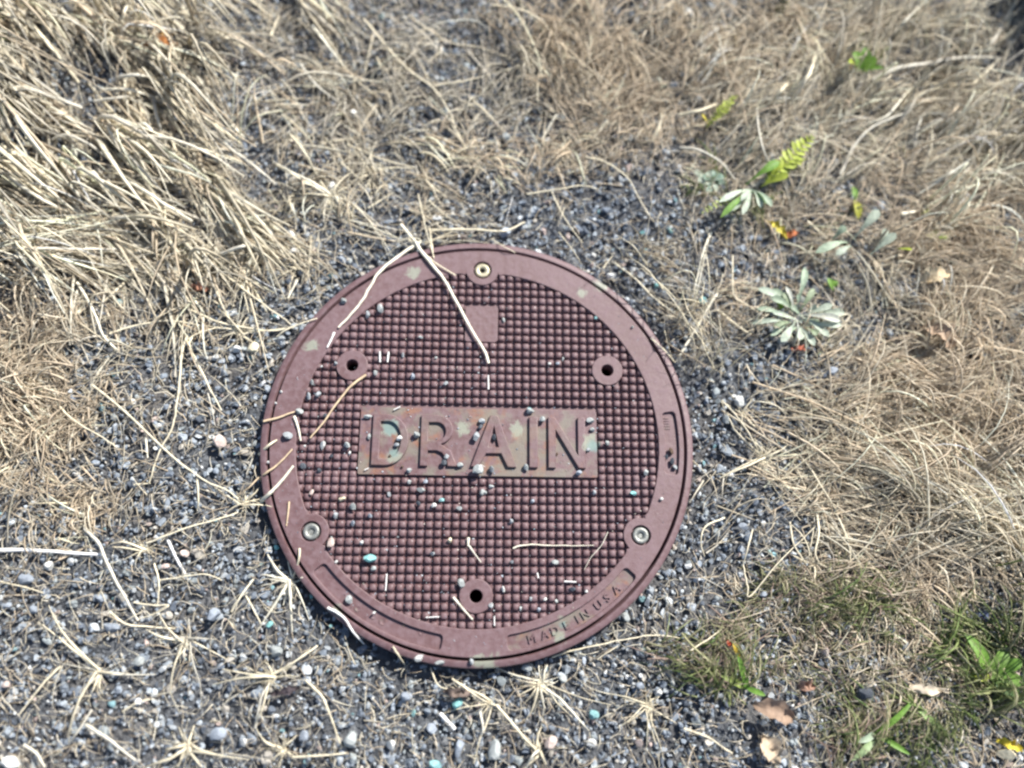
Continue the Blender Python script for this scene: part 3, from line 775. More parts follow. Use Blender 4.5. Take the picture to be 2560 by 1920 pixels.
def litter(n):
    """fine bits of straw and root fibre everywhere"""
    x = rng.uniform(X0, X1, n); y = rng.uniform(Y0, Y1, n)
    ok = np.hypot(x, y) > 1.06 * U
    dens = .72 + .28 / (1 + np.exp(-((y - .02) * 14))) + .4 * (x > .17) + .35 * (x < -.22)
    for (a, b) in ((1180, 480), (1620, 620), (1560, 800), (1560, 950), (1340, 440), (1560, 1150)):
        p = K('D', a, b); dens -= .6 * np.exp(-(((x - p.x) / .04) ** 2 + ((y - p.y) / .03) ** 2))
    ok &= rng.uniform(size=n) < dens
    x, y = x[ok], y[ok]; n = len(x)
    L = rng.lognormal(math.log(.008), .5, n); d = rng.uniform(0, 2 * np.pi, n)
    C = blades(x, y, d, L, rng.uniform(.0, .003, n), None, None, 4, .9)
    C[..., 2] += rng.uniform(0, .0025, n)[:, None]
    ok = ~(np.hypot(C[..., 0], C[..., 1]) < 1.035 * U).any(1)
    C = C[ok]
    V, F, T = tubes_mass(C, rng.uniform(.0003, .0009, len(C)), np.concatenate([STRAW, TAN, GREY]) * .95)
    o = obj('straw_litter', mesh_np('straw_litter', V, F, M_GRASS, T, True))
    o['kind'] = 'stuff'; o['label'] = 'fine bits of straw and fibre strewn over the gravel'; o['category'] = 'straw'
litter(34000)
def surround(n):
    """the same grass carries on outside the picture"""
    x = rng.uniform(-.75, .8, n); y = rng.uniform(-.5, .8, n)
    ok = (x < -.36) | (x > .42) | (y > .36) | (y < -.21)
    x, y = x[ok], y[ok]; n = len(x)
    d = rng.uniform(0, 2 * np.pi, n)
    C = blades(x, y, d, .03 * rng.lognormal(0, .35, n), rng.uniform(.002, .02, n), None, None, 6)
    V, F, T = tubes_mass(C, rng.uniform(.0006, .0011, n), np.concatenate([STRAW, TAN]))
    o = obj('outer_grass', mesh_np('outer_grass', V, F, M_GRASS, T, True))
    o['kind'] = 'stuff'; o['label'] = 'dry grass carrying on across the ground further out'; o['category'] = 'grass'
surround(12000)

# ------------------------------------------------------------------ single stems
SC = {'s': (.74, .66, .48), 'p': (.80, .75, .60), 't': (.60, .46, .30), 'w': (.82, .80, .76), 'b': (.40, .29, .18), 'r': (.62, .58, .48)}
def stem(crop, pts, wpx, c, z=None, lift=.003, wk=1.0, label=None, group=None, name='loose_straw', taper=.55, n=22, flat=.7, lid=False):
    s = CROPS[crop][2]
    r = wpx / s * MM / 2 * wk * (.8 if onlid(*K(crop, *pts[-1])[:2], 1.0) else .6)
    m = len(pts)
    Q = []
    for i, (x, y) in enumerate(pts):
        t = i / (m - 1)
        h = (lift * math.sin(math.pi * (.12 + .8 * t)))
        p = K(crop, x, y, .004 + h)
        if onlid(p.x, p.y, 1.045):
            zz = ZT + r * .8 + h * (.0 if lid else .5); p = K(crop, x, y, zz); Q.append((p.x, p.y, zz))
        else:
            zz = float(ground_z(p.x, p.y)) + .0035 + h; Q.append((p.x, p.y, zz))
    C = catmull(Q, n)
    L = np.linalg.norm(np.diff(C, axis=0), axis=1).sum()
    wob = rng.normal(0, 1, (n, 2)).cumsum(0); wob -= np.linspace(0, 1, n)[:, None] * wob[-1]
    C[:, :2] += wob * min(L * .0025, .0003)
    t = np.linspace(0, 1, n)
    rad = r * (1 - (1 - taper) * t) * (1 + rng.normal(0, .05, n))
    V, F = tube_arrays(C, rad, 6, flat)
    base = C[0].copy()
    k = random.uniform(.88, 1.1)
    me = mesh_np(name, V - base, F, M_STRAW, smooth=True)
    o = obj(name, me, None, tuple(base), color=tuple(min(v * k, .9) for v in SC[c]))
    if isinstance(label, tuple): return later(o, label[1], label[0], 'straw', group)
    return tag(o, label, 'straw', group)
# on the cover
stem('1', [(1330, -70), (1450, 60), (1560, 200), (1720, 400), (1900, 700), (2040, 980), (2130, 1130), (2146, 1210)], 48, 'p', lift=.0015, label='thick pale straw reaching over the rim to the blank square plate', taper=.7)
stem('1', [(1400, 60), (1500, 160), (1640, 270), (1840, 400)], 34, 's', lift=.0015, label='shorter straw beside the thick one, ending by the top bolt')
stem('1', [(1600, -40), (1620, 120), (1640, 240)], 30, 's', label='short straw tip poking onto the collar above the top bolt')
stem('1', [(1520, 90), (1380, 190), (1160, 360), (1080, 480), (980, 640), (860, 780), (760, 880)], 44, 'p', lift=.002, label='bent straw lying across the rim near the pale stain')
stem('1', [(722, 925), (655, 1065)], 32, 'w', lift=.0005, label='short whitish straw bit on the rim above a lifting hole')
stem('1', [(1015, 1315), (880, 1420), (760, 1560), (640, 1730), (500, 1900)], 34, 't', lift=.0015, label='brownish straw on the studs beside a lifting hole')
stem('3', [(40, 1010), (120, 940), (220, 840), (345, 680)], 52, 'p', lift=.001, label='bright broad straw lying aslant over the rim edge')
stem('3', [(20, 800), (90, 750), (200, 670), (335, 525)], 36, 't', lift=.001, label='tan straw lying over the rim above the bright broad one')
stem('3', [(25, 575), (110, 500), (195, 440)], 42, 's', lift=.001, label='short straw end poking onto the rim')
stem('3', [(70, 272), (200, 240), (310, 200), (405, 170)], 34, 't', lift=.001, label='tan straw crossing the rim towards a pale pebble clump')
stem('3', [(350, 225), (385, 320), (412, 450)], 36, 'p', lift=.001, label='pale bent straw on the inner edge of the rim')
stem('3', [(305, 1010), (295, 1120), (280, 1235)], 26, 't', lift=.0005, label='thin tan straw bit on the rim above a grey bolt')
stem('5', [(400, 335), (395, 440), (335, 600)], 40, 's', lift=.001, label='straw standing out of a dry tuft onto the rim')
stem('4', [(380, 1440), (440, 1418), (520, 1405), (760, 1410), (960, 1418), (1125, 1414)], 22, 'p', lift=.0004, label='long fine pale straw lying level across the lower studs', taper=.35)
stem('4', [(1252, 1290), (1190, 1420), (1090, 1530), (1035, 1640)], 11, 'r', lift=.001, label='hair thin curved fibre lying on the lower studs')
stem('5', [(1818, 788), (1900, 880), (1998, 992)], 30, 'p', lift=.0004, label='short straw against the ring of the lower lifting hole')
stem('5', [(1962, 310), (2010, 380), (2075, 465)], 26, 'r', lift=.0004, label='short greyish straw on the studs beside a cream grain')
stem('5', [(1958, 235), (1955, 315)], 40, 'p', lift=.0004, label='stubby pale straw bit on the studs')
for c, pts, wd in (('5', [(1205, 570), (1195, 725)], 16), ('5', [(1565, 972), (1690, 966)], 15), ('6', [(850, 640), (962, 646)], 22), ('2', [(150, 1320), (152, 1450)], 20), ('1', [(1140, 1100), (1143, 1200)], 26), ('1', [(1222, 1105), (1212, 1200)], 24), ('4', [(20, 640), (120, 690)], 10), ('3', [(1270, 165), (1330, 135)], 18), ('6', [(600, 560), (612, 610)], 22), ('3', [(1000, 720), (1040, 700)], 14), ('6', [(205, 960), (208, 1050)], 14)):
    stem(c, pts, wd, 'w', lift=.0003, label=('lid', 'tiny whitish straw splinter on the cover'), group='straw splinters on the drain cover', name='straw_splinter', n=6, taper=.9)
# on the gravel
LG = 'long dry grass stem lying loose on the bare gravel'
GG = 'loose dry stems on the gravel'
GST = """L s 30 1190,500 1160,600 1150,800 1125,1010 1100,1130 1020,1290 960,1460;L s 26 1225,500 1210,570 1290,720 1360,870 1420,990;L s 28 570,815 700,900 900,1090 1090,1260 1300,1430 1460,1500 1530,1560
L s 22 350,950 440,1030 620,1140 750,1230;L p 34 460,130 440,300 430,560;L p 36 480,160 580,340 650,500 750,600;L s 34 770,150 690,230 620,310;L s 26 690,490 880,420 1080,400 1300,440;L s 28 1160,310 1400,420 1700,480 1890,460
L s 26 1330,20 1560,200 1740,340 1870,440;L s 30 1300,50 1390,220 1430,330 1540,510;L s 24 1490,20 1560,220 1600,370;L s 26 880,130 1000,190 1220,200 1430,320;L p 26 945,1170 955,1300;L s 22 1780,520 1850,470 2040,400;L p 30 1910,150 1850,270
L s 26 860,1470 970,1462;L r 18 1330,880 1360,980 1380,1090;L s 22 1270,1430 1280,1560 1270,1640;L r 20 1620,1300 1580,1400;L t 22 1660,1420 1600,1480 1530,1540
F s 26 1490,640 1560,530 1630,430;F s 28 1970,1080 2070,1190 2120,1300 2200,1520;F r 42 560,1370 720,1460 890,1590;F s 26 390,990 260,1120 110,1310;F s 26 930,200 1040,160 1180,110 1360,60 1530,0;F r 40 530,100 620,200 720,420 800,560 880,700
F s 26 700,640 800,720 950,740 1120,750;F s 22 980,330 1010,450 1000,600;F s 20 850,580 980,600 1080,600 990,650 880,690;F p 34 150,1500 230,1550 290,1640;F r 22 600,1270 500,1420 440,1500;F s 18 1000,440 1200,410 1330,400 1430,440;F s 20 2040,860 1900,960 1800,1020
F s 18 800,1280 900,1220 1000,1200;F s 26 1880,1580 2050,1570 2230,1550;F s 20 0,450 150,480 280,520;F r 26 1640,1390 1680,1200 1740,1100;F s 20 1580,540 1640,640 1680,720
G s 18 1370,370 1520,325 1700,280 1900,235 2060,222 2190,245;G s 14 1665,385 1740,335 1815,285;G s 34 1010,680 1080,770 1140,840 1260,965;G s 20 970,710 930,830 900,900 860,1060;G s 20 580,440 630,550 720,585;G s 22 720,510 820,580 940,660;G r 30 1280,970 1240,1010 1190,1100;G r 26 900,720 920,830 905,900;G s 16 1960,690 1880,770 1800,830;G s 22 340,300 380,360 415,420
E p 26 240,240 170,350 100,480 0,650;E p 20 150,0 120,180 80,370;E s 22 335,0 345,240 430,310 520,370;E s 30 240,340 360,430 460,500;E s 18 1640,480 1750,400 1850,300 1950,170;E s 24 560,1290 400,1360 270,1420;E s 20 1020,820 970,880;E s 22 280,920 380,1030 460,1150 520,1260;E s 20 800,860 850,980 850,1100;E s 22 860,1360 950,1500 1040,1640;E s 22 700,1480 860,1500;E s 18 1180,550 1300,680 1360,780;E s 20 1450,630 1560,540 1660,490
H s 26 1030,0 1090,120 1120,240 1130,350;H s 30 900,0 915,120 890,250 920,330;H s 24 720,60 740,180 760,230 830,330;H s 18 420,340 450,480 470,530 640,330 900,80;H s 20 300,30 180,90 150,180 170,280;H s 20 480,110 450,230 420,340;H s 26 1680,10 1830,120 1970,240 2020,330;H s 20 2050,150 2130,280 2190,420 2200,600;H s 22 0,960 80,890 180,820 300,740;H s 26 40,1400 200,1460 350,1560;H s 20 1540,0 1540,150 1555,260
B s 30 150,100 300,280 430,430 600,560 700,720 800,950;B s 26 430,270 520,400 580,520;B s 30 0,370 100,480 200,560;B s 24 830,620 960,740 1060,850;B s 20 440,60 560,150 700,250 900,290 1100,370;B s 26 610,540 780,510 970,470;B s 28 1120,530 1210,420 1170,370;B s 26 1290,430 1270,580 1280,720;B s 22 1580,1010 1720,1060 1850,1170 1980,1400;B s 20 1200,1250 1400,1215 1560,1195 1660,1220;B p 30 1390,740 1300,890;B p 26 1720,780 1610,920;B s 28 0,1030 120,1140;B s 22 180,1340 340,1230;B s 34 590,1480 860,1470 1050,1480 1190,1430;B s 20 500,1240 550,1450 600,1640;B s 24 570,1280 690,1390;B s 20 1360,1230 1440,1400 1560,1560;B s 28 40,900 250,990 480,1060;B s 24 560,1160 680,1260;B s 24 210,200 150,450;B s 30 650,300 560,380
2 p 34 2200,20 2130,180 2060,500 2030,750;2 s 36 1310,280 1500,420 1700,610 1960,800;2 p 40 2220,620 2080,850 1980,1020 1890,1180;2 s 20 2140,190 2180,400 2190,600;2 s 30 1650,980 1760,1080 1880,1190;2 s 16 1780,880 1800,960 1850,1150;2 s 30 1210,330 1300,210;2 s 18 800,0 940,180 1010,290;2 s 22 180,60 300,140 400,190"""
for it in GST.replace('\n', ';').split(';'):
    c, k, wd, *pts = it.split()
    pts = [tuple(float(v) for v in p.split(',')) for p in pts]
    stem(c, pts, float(wd), k, lift=random.uniform(.002, .006), label=('ground', '%s %s straw loose on the gravel' % ('thick' if float(wd) > 29 else 'slender', {'s': 'yellowish', 'p': 'pale', 't': 'tan', 'r': 'greyish'}[k])), group=GG)
# bigger stems over the grass in the upper corner
UP = """A 40 500,0 640,130 740,250 800,330;A 36 590,0 640,90 690,180;A 40 750,200 790,60 830,0;A 40 140,80 260,220 380,370 500,520;A 34 360,20 450,120 500,190;A 44 0,560 150,540 330,600 520,680;A 38 740,490 870,470 1000,490;A 34 320,870 420,850 560,910 680,1000;A 40 0,930 160,1030 330,1150 420,1230
A 36 60,1140 240,1260 440,1360;A 38 800,1140 980,1250 1220,1400;A 30 1300,790 1500,950 1650,1060 1760,1160;A 30 1350,760 1450,830 1540,900;A 34 0,1590 200,1590 420,1590 760,1570;A 30 1770,1040 1900,1120 2000,1180;A 30 1860,850 1940,950 2030,1110;A 26 1080,830 1110,930 1150,980;A 30 600,640 760,620 860,610;A 30 1500,1250 1640,1370 1750,1500;A 36 1400,1620 1550,1570 1650,1560;A 26 1900,350 2000,480 2150,600;A 30 680,1370 800,1370 1000,1400;A 34 1080,60 1250,110 1400,200 1560,300;A 30 2000,130 2090,240 2200,380;A 30 1730,200 1780,70;A 30 640,570 820,570 1020,620;A 34 0,380 180,470 420,640;A 26 1480,780 1560,860;A 36 1000,1420 1100,1560 1150,1640
C 44 700,610 820,500 860,350;C 40 560,690 640,600 690,550;C 50 1230,520 1400,430 1600,380 1850,350 2060,370;C 26 1210,790 1330,740 1420,640 1510,540;C 26 1030,1120 1180,860 1390,740 1550,700;C 24 1520,930 1560,760 1660,640;C 30 2000,1000 2050,880;C 26 2020,1060 2200,940;C 34 1900,520 2060,370;C 40 1950,330 2020,250 2090,150;C 22 1400,220 1460,120 1600,0;C 24 830,1410 960,1520;C 24 0,950 130,970 260,1040 360,1150;C 34 1660,1440 1740,1370;C 34 1440,1360 1560,1340;C 24 1760,1200 1880,1060;C 20 480,720 530,950 600,1100;C 30 0,730 120,710 230,680;C 26 1770,1410 1880,1430"""
for it in UP.replace('\n', ';').split(';'):
    c, wd, *pts = it.split()
    pts = [tuple(float(v) for v in p.split(',')) for p in pts]
    stem(c, pts, float(wd), random.choice('sspr'), lift=random.uniform(.008, .020), wk=1.45, label=('ground', 'dry stalk arching above the matted grass'), group='stalks above the matted grass', name='grass_stalk')
for pts, lf in (([(2060, 1010), (1960, 760), (1820, 560), (1700, 440)], .026), ([(2120, 900), (2000, 700), (1930, 500)], .030), ([(2200, 1090), (2060, 900), (1960, 800)], .026), ([(1900, 620), (1740, 470), (1560, 330)], .024), ([(1760, 520), (1600, 330), (1420, 200)], .024),
                ([(2230, 940), (2190, 700), (2050, 520)], .034), ([(1620, 300), (1480, 120), (1330, 30)], .026), ([(2240, 1240), (2150, 1050), (2120, 860)], .028), ([(2100, 640), (1960, 610), (1830, 640)], .024), ([(2180, 820), (2130, 640), (2140, 450)], .030)):
    stem('2', pts, 25, 's', lift=lf, label=('ground', 'hair thin stalk arching high over the gravel'), group='thin stalks over the gravel', name='thin_stalk', taper=.3, n=16)
stem('F', [(-40, 245), (200, 245), (420, 258), (650, 272)], 42, 'w', lift=.002, label='straight white stick lying on the gravel', name='white_stick', taper=.8)
stem('F', [(1072, 175), (1120, 280), (1185, 400)], 32, 'w', lift=.001, label='short white wood splinter on the bare gravel beside a dry tuft', name='wood_splinter', taper=.9)
stem('G', [(640, 735), (690, 785), (738, 838)], 44, 'w', lift=.0005, label='stubby white stick on the gravel below the turquoise stone', name='white_stick', taper=.95)
stem('5', [(660, 880), (750, 930), (830, 1000), (900, 1110), (990, 1220)], 46, 'w', lift=.0012, label='flat pale strip of straw lying along the collar edge', name='straw_strip', flat=.35)

# ------------------------------------------------------------------ dead tufts
def tuft(crop, x, y, tips, extra, span, label, wpx=26, c='s', group=None, seed=0):
    s = CROPS[crop][2]
    p0 = K(crop, x, y, .004)
    z0 = float(ground_z(p0.x, p0.y)) + .002
    if onlid(p0.x, p0.y, 1.05): z0 = ZT
    t = empty('dead_grass_tuft', label, 'grass tuft', (p0.x, p0.y, z0), group)
    # root knot
    v, f = ico(1)
    v = v * (1 + rng.normal(0, .15, (len(v), 1))) * [.0014, .0014, .0010]
    obj('root_crown', mesh_np('root_crown', v, f, M_STRAW, smooth=True), t, color=(.42, .33, .20))
    todo = [(K(crop, a, b, .005), wpx) for a, b in tips]
    a_c = random.uniform(0, 6.283)
    for _ in range(int(extra * 2.2)):
        a = random.gauss(a_c, 1.5); L = random.uniform(.2, 1.0) ** 1.3 * span * 1.6
        todo.append((Vector((p0.x + L * math.cos(a), p0.y + L * math.sin(a), 0)), wpx * random.uniform(.12, .45)))
    for q, wd in todo:
        d = Vector((q.x - p0.x, q.y - p0.y)); L = d.length
        n = 12
        u = np.linspace(0, 1, n)
        # a jointed blade: straight runs that bend at a node or two
        j1 = random.uniform(.3, .7); b1 = random.uniform(-.35, .35); b2 = random.uniform(-.25, .25)
        th = np.where(u < j1, b1 * (1 - j1), -b1 * j1) + b2 * (u - .5) + rng.normal(0, .05, n).cumsum() * .5
        px = np.concatenate([[0], np.cos(th[:-1]).cumsum()]); py = np.concatenate([[0], np.sin(th[:-1]).cumsum()])
        k0 = complex(px[-1], py[-1]); w_ = (px + 1j * py) / k0 * complex(d.x, d.y)
        off = complex(random.gauss(0, .0011), random.gauss(0, .0011))
        w_ = w_ + off * (1 - u)
        lift = random.uniform(.03, .24) * L
        pk = random.uniform(.25, .6)
        prof = np.where(u < pk, np.sin(np.pi / 2 * u / pk), np.cos(np.pi / 2 * (u - pk) / (1.02 - pk)))
        C = np.c_[w_.real, w_.imag, lift * np.maximum(prof, 0) + .0005]
        C[:, 2] += np.maximum(0, (ZT + .0015 - z0)) * np.array([1.0 if onlid(p0.x + a_, p0.y + b_) else 0 for a_, b_, _ in C]) * .9
        r = wd / s * MM / 2 * .62 * random.uniform(.55, 1.15) * (1 - .65 * u ** 1.5) * (1 + rng.normal(0, .06, n))
        V, F = tube_arrays(C, r, 5, .45)
        k = random.uniform(.7, 1.08)
        obj('blade', mesh_np('blade', V, F, M_STRAW, smooth=True), t, color=tuple(v * k for v in SC[random.choice(c)]))
tuft('F', 1190, 830, [(1090, 770), (960, 820), (920, 750), (1180, 960), (1200, 1060), (1170, 1330), (1290, 1280), (1500, 980), (1200, 680), (1000, 640), (1380, 820)], 16, .012, 'large sprawling dead tuft between the white splinter and the bare gravel', 28, 'sr')
tuft('F', 650, 1030, [(240, 710), (310, 600), (290, 930), (560, 1220), (440, 1500), (820, 1040), (1000, 1045), (660, 1180), (520, 1150)], 12, .010, 'dead tuft with two long blades beside a pale round pebble', 32, 'sr')
tuft('F', 1750, 1060, [(1830, 1000), (2000, 870), (1560, 980), (1430, 1010), (1370, 1110), (1500, 1060), (1920, 1060), (1640, 1380), (1700, 960)], 14, .010, 'dead tuft with forked blades below the collar of the drain box', 26, 's')
tuft('F', 1210, 1500, [(1060, 1530), (940, 1640), (1150, 1380), (1250, 1370), (1400, 1560), (1600, 1590), (1140, 1640), (1300, 1640)], 12, .010, 'dead tuft casting a dark shadow on open grey gravel', 36, 's')
tuft('F', 1870, 430, [(1700, 400), (1840, 290), (1700, 250), (1810, 600), (1640, 770), (1870, 770), (1980, 700), (1660, 470), (1960, 420), (1720, 430)], 10, .008, 'pale dead tuft rooted against the collar of the drain box', 32, 'p')
tuft('F', 930, 235, [(700, 220), (780, 300), (690, 200), (840, 150), (990, 300), (850, 330)], 8, .008, 'small dead tuft where the white stick ends', 26, 's')
tuft('F', 1820, 1530, [(1700, 1480), (1900, 1440), (1740, 1600), (1900, 1600), (1640, 1400)], 12, .009, 'frayed dead tuft beside a level straw on the gravel', 26, 's')
tuft('G', 1285, 540, [(980, 430), (1100, 490), (1140, 625), (1180, 680), (1190, 790), (1265, 700), (1300, 820), (1420, 690), (1610, 850), (1750, 680), (1280, 400), (1340, 420), (1160, 560), (1390, 540), (1230, 640), (1500, 760)], 26, .010, 'bushy dead tuft sprouting just outside the collar of the drain box', 26, 'sp')
tuft('G', 2000, 690, [(1700, 600), (1830, 640), (1800, 830), (2020, 820), (2100, 1040), (2050, 940), (1980, 1000), (2080, 620), (2180, 800)], 16, .009, 'dead tuft beside a white pebble near the green moss', 22, 's')
tuft('G', 955, 660, [(720, 510), (830, 600), (650, 740), (900, 760), (970, 720), (1050, 690)], 10, .008, 'thin dead tuft between the turquoise stone and a bushy tuft', 22, 's')
tuft('G', 1275, 975, [(1140, 840), (1300, 820), (1190, 1090), (1330, 1070), (1270, 860)], 6, .006, 'dead tuft with thick jointed blades below the bushy tuft', 30, 's')
tuft('A', 2130, 1260, [(1860, 1180), (1750, 1030), (2010, 1180), (1900, 1240), (2060, 1150), (2250, 1180), (2280, 1300), (2200, 1420), (2080, 1420), (2250, 1100)], 22, .012, 'pale starburst tuft at the end of bare gravel near matted grass', 30, 'sp')
tuft('A', 1740, 1600, [(1400, 1620), (1500, 1560), (1640, 1480), (1850, 1560), (1650, 1680), (1900, 1650), (1560, 1500)], 16, .012, 'straw tuft among crossing stems by a white pebble', 32, 's')
tuft('L', 1540, 490, [(1400, 330), (1600, 370), (1300, 440), (1870, 440), (1700, 470), (1480, 410), (1640, 560), (1420, 510)], 14, .010, 'straw tuft at the meeting of several long stems', 28, 's')
tuft('L', 1900, 70, [(1800, 40), (1850, 270), (1740, 150), (2050, 50), (2030, 150), (1980, 120), (1880, -40)], 12, .009, 'small pale tuft in the gravel above the cover collar', 24, 's')
tuft('L', 1580, 1590, [(1530, 1540), (1300, 1430), (1700, 1560), (1760, 1620), (1450, 1640), (1560, 1500), (1660, 1480)], 14, .009, 'tangled tuft against the collar under the bright broad straw', 26, 's')
tuft('L', 1270, 460, [(1190, 510), (1230, 520), (1080, 400), (1340, 450), (1320, 560), (1200, 400)], 14, .008, 'brownish tuft where two long stems begin', 24, 't')
tuft('E', 540, 1290, [(440, 1150), (280, 920), (270, 1420), (500, 1160), (640, 1220), (720, 1200), (660, 1400), (460, 1350), (560, 1400)], 20, .012, 'tan tuft at the edge of the gravel beside swept dry grass', 22, 's')
tuft('E', 1410, 960, [(1200, 820), (1050, 900), (1000, 1050), (1180, 1060), (1330, 760), (1480, 720), (1600, 880), (1620, 1020), (1380, 1160), (1520, 1180), (1240, 980), (1700, 800), (1300, 880)], 34, .020, 'large sandy tuft with many fine blades in the swept grass', 20, 'st')
tuft('E', 420, 1000, [(280, 920), (330, 860), (560, 1120), (480, 900), (400, 1180)], 10, .010, 'sparse tuft beside a white pebble on the gravel', 18, 's')
tuft('B', 780, 960, [(700, 760), (830, 1040), (880, 1110), (640, 1050), (930, 880), (700, 1000)], 12, .010, 'straw tuft in open gravel above the cover', 22, 's')
tuft('B', 200, 1090, [(60, 900), (480, 1060), (180, 900), (80, 1140), (330, 1190), (200, 1240), (20, 1200)], 18, .013, 'fuzzy straw tuft on gravel above the cover rim stain', 24, 's')
tuft('B', 1440, 960, [(1300, 880), (1720, 860), (1600, 920), (1500, 1010), (1380, 1060), (1640, 780), (1420, 800), (1300, 1040)], 40, .016, 'dense tan tuft at the edge of dark bare gravel', 18, 'st')
tuft('B', 1210, 400, [(1120, 530), (1170, 370), (950, 470), (1280, 430), (1240, 620), (1060, 360)], 12, .010, 'bent tuft with hooked blade in the upper gravel', 24, 's')
tuft('H', 880, 330, [(720, 60), (900, 0), (920, 330), (700, 250), (1050, 420), (850, 480), (780, 380), (980, 250)], 14, .010, 'wiry tuft standing in moss', 18, 's')
tuft('C', 1730, 1210, [(1880, 1060), (1600, 1300), (1900, 1160), (2050, 1130), (1820, 1330), (1960, 1240), (1680, 1100)], 34, .018, 'feathery blond tuft among dry grass and weeds', 18, 'sp')
tuft('E', 1960, 1250, [(2200, 1050), (2100, 980), (1800, 1200), (1700, 1240), (2210, 1300), (1860, 1330), (1900, 1100), (2150, 1180), (1760, 1100)], 40, .024, 'broad golden tuft fanning out in the swept grass', 22, 't')

def tussock(p, n, hgt, spread, label, w0=.0012, w1=.0026, pal=None):
    x = p.x + rng.normal(0, spread, n); y = p.y + rng.normal(0, spread, n)
    d = rng.uniform(0, 2 * np.pi, n); h = hgt * rng.uniform(.5, 1.1, n)
    t = np.linspace(0, 1, 7)
    lean = rng.uniform(.1, .55, n)
    C = np.stack([x[:, None] + (lean * h * np.cos(d))[:, None] * t ** 1.8, y[:, None] + (lean * h * np.sin(d))[:, None] * t ** 1.8, ground_z(x, y)[:, None] + h[:, None] * t], -1)
    V, F, T = tubes_mass(C, rng.uniform(w0, w1, n), np.concatenate([STRAW, GREEN]) if pal is None else pal)
    tag(obj('grass_tussock', mesh_np('grass_tussock', V - [p.x, p.y, 0], F, M_GRASS, T, True), None, (p.x, p.y, 0)), label, 'grass tussock')
for cx, cy, nm in ((1990, 720, 'wispy upright tuft of hair thin blades beside the leaning pale straw'), (1560, 210, 'wispy hair thin tuft beside the white stones above the rim'), (2200, 1180, 'wispy hair thin tuft beside the collar and the short rim pocket')):
    tussock(K('2', cx, cy), 14, .042, .006, nm, .0007, .0011, STRAW)
tussock(K('D', 2330, -60), 700, .085, .022, 'tall dense tussock shading the dark corner of the dry grass')
tussock(K('D', 2330, 330), 260, .045, .018, 'low tussock beside the dark hollow in the dry grass')
tussock(K('D', 2320, 1290), 260, .05, .018, 'tussock shading the broad bladed green weed')

# ------------------------------------------------------------------ weeds and fallen leaves
def leaf_arrays(a, b, width, arch, cup=.25, shape='spat', n=9, tip=0.0):
    """leaf from point a to b (3-D), width m, arch height m"""
    a = np.array(a, float); b = np.array(b, float)
    d = b - a; side = np.cross(d, [0, 0, 1.]); side /= np.linalg.norm(side) + 1e-9
    t = np.linspace(0, 1, n)
    C = a + t[:, None] * d; C[:, 2] += arch * np.sin(np.pi * t)
    if shape == 'spat': wv = .14 + .86 * np.sin(np.pi * np.clip(t, 0, 1) ** 2.6) ** .8
    elif shape == 'oval': wv = np.sin(np.pi * (.04 + .94 * t)) ** .75
    else: wv = np.sin(np.pi * (.05 + .93 * t)) ** .5 * (1 - .3 * t)
    wv = wv * width / 2
    wv[-1] *= .25
    V = []
    for i in range(n):
        for k, u in enumerate((-1, -.5, 0, .5, 1)):
            p = C[i] + side * u * wv[i] + np.array([0, 0, cup * wv[i] * abs(u) ** 1.5])
            V.append(p + rng.normal(0, .02, 3) * wv[i])
    F = [(i * 5 + k, i * 5 + k + 1, i * 5 + 6 + k, i * 5 + 5 + k) for i in range(n - 1) for k in range(4)]
    return np.array(V), np.array(F)
def weed(name, crop, x, y, leaves, label, cat='weed', up=0.0):
    """leaves: list of (x0,y0,x1,y1,width px,colour,shape)"""
    s = CROPS[crop][2]
    p0 = K(crop, x, y, .004); z0 = float(ground_z(p0.x, p0.y)) + .002
    t = empty(name, label, cat, (p0.x, p0.y, z0))
    v, f = ico(1)
    obj('root_crown', mesh_np('root_crown', v * (1 + rng.normal(0, .1, (len(v), 1))) * [.0015, .0015, .0015], f, M_LEAF, smooth=True), t, color=(.20, .17, .08))
    for x0, y0, x1, y1, wd, col, shp in leaves:
        zb = z0 + random.uniform(.001, .004) + up * .4; ze = z0 + random.uniform(.003, .009) + up
        a = K(crop, x0, y0, zb); b = K(crop, x1, y1, ze)
        L = (b - a).length
        o0 = np.array((p0.x, p0.y, z0))
        if shp == 'feather':
            d = np.array(b - a); side = np.array((-d[1], d[0], 0)); side /= np.linalg.norm(side) + 1e-9
            m = 11
            C = np.array([np.array(a) + d * u + np.array((0, 0, .002 * math.sin(math.pi * u))) for u in np.linspace(0, 1, 12)]) - o0
            V, F = tube_arrays(C, np.linspace(.0005, .00015, 12), 5)
            mid = obj('leaf', mesh_np('leaf', V, F, M_LEAF, smooth=True), t, color=col)
            for k in range(m):
                u = .12 + .86 * k / (m - 1)
                for sg in (-1, 1):
                    h = wd / s * MM / 2 * math.sin(math.pi * (.12 + .8 * u)) * random.uniform(.8, 1.15)
                    q = np.array(a) + d * u + (0, 0, .002 * math.sin(math.pi * u))
                    e = q + sg * side * h + d / L * h * .55 + np.array((0, 0, random.uniform(-.001, .0015)))
                    V, F = leaf_arrays(q - o0, e - o0, max(h * .55, .0008), .0004, .2, 'oval', 5)
                    kk = random.uniform(.8, 1.2)
                    obj('leaflet', mesh_np('leaflet', V, F, M_LEAF, smooth=True), mid, color=tuple(c * kk for c in col))
            continue
        V, F = leaf_arrays(np.array(a) - o0, np.array(b) - o0, wd / s * MM, L * random.uniform(.05, .2), random.uniform(.1, .4), shp)
        k = random.uniform(.85, 1.12)
        obj('leaf', mesh_np('leaf', V, F, M_LEAF, smooth=True), t, color=tuple(c * k for c in col))
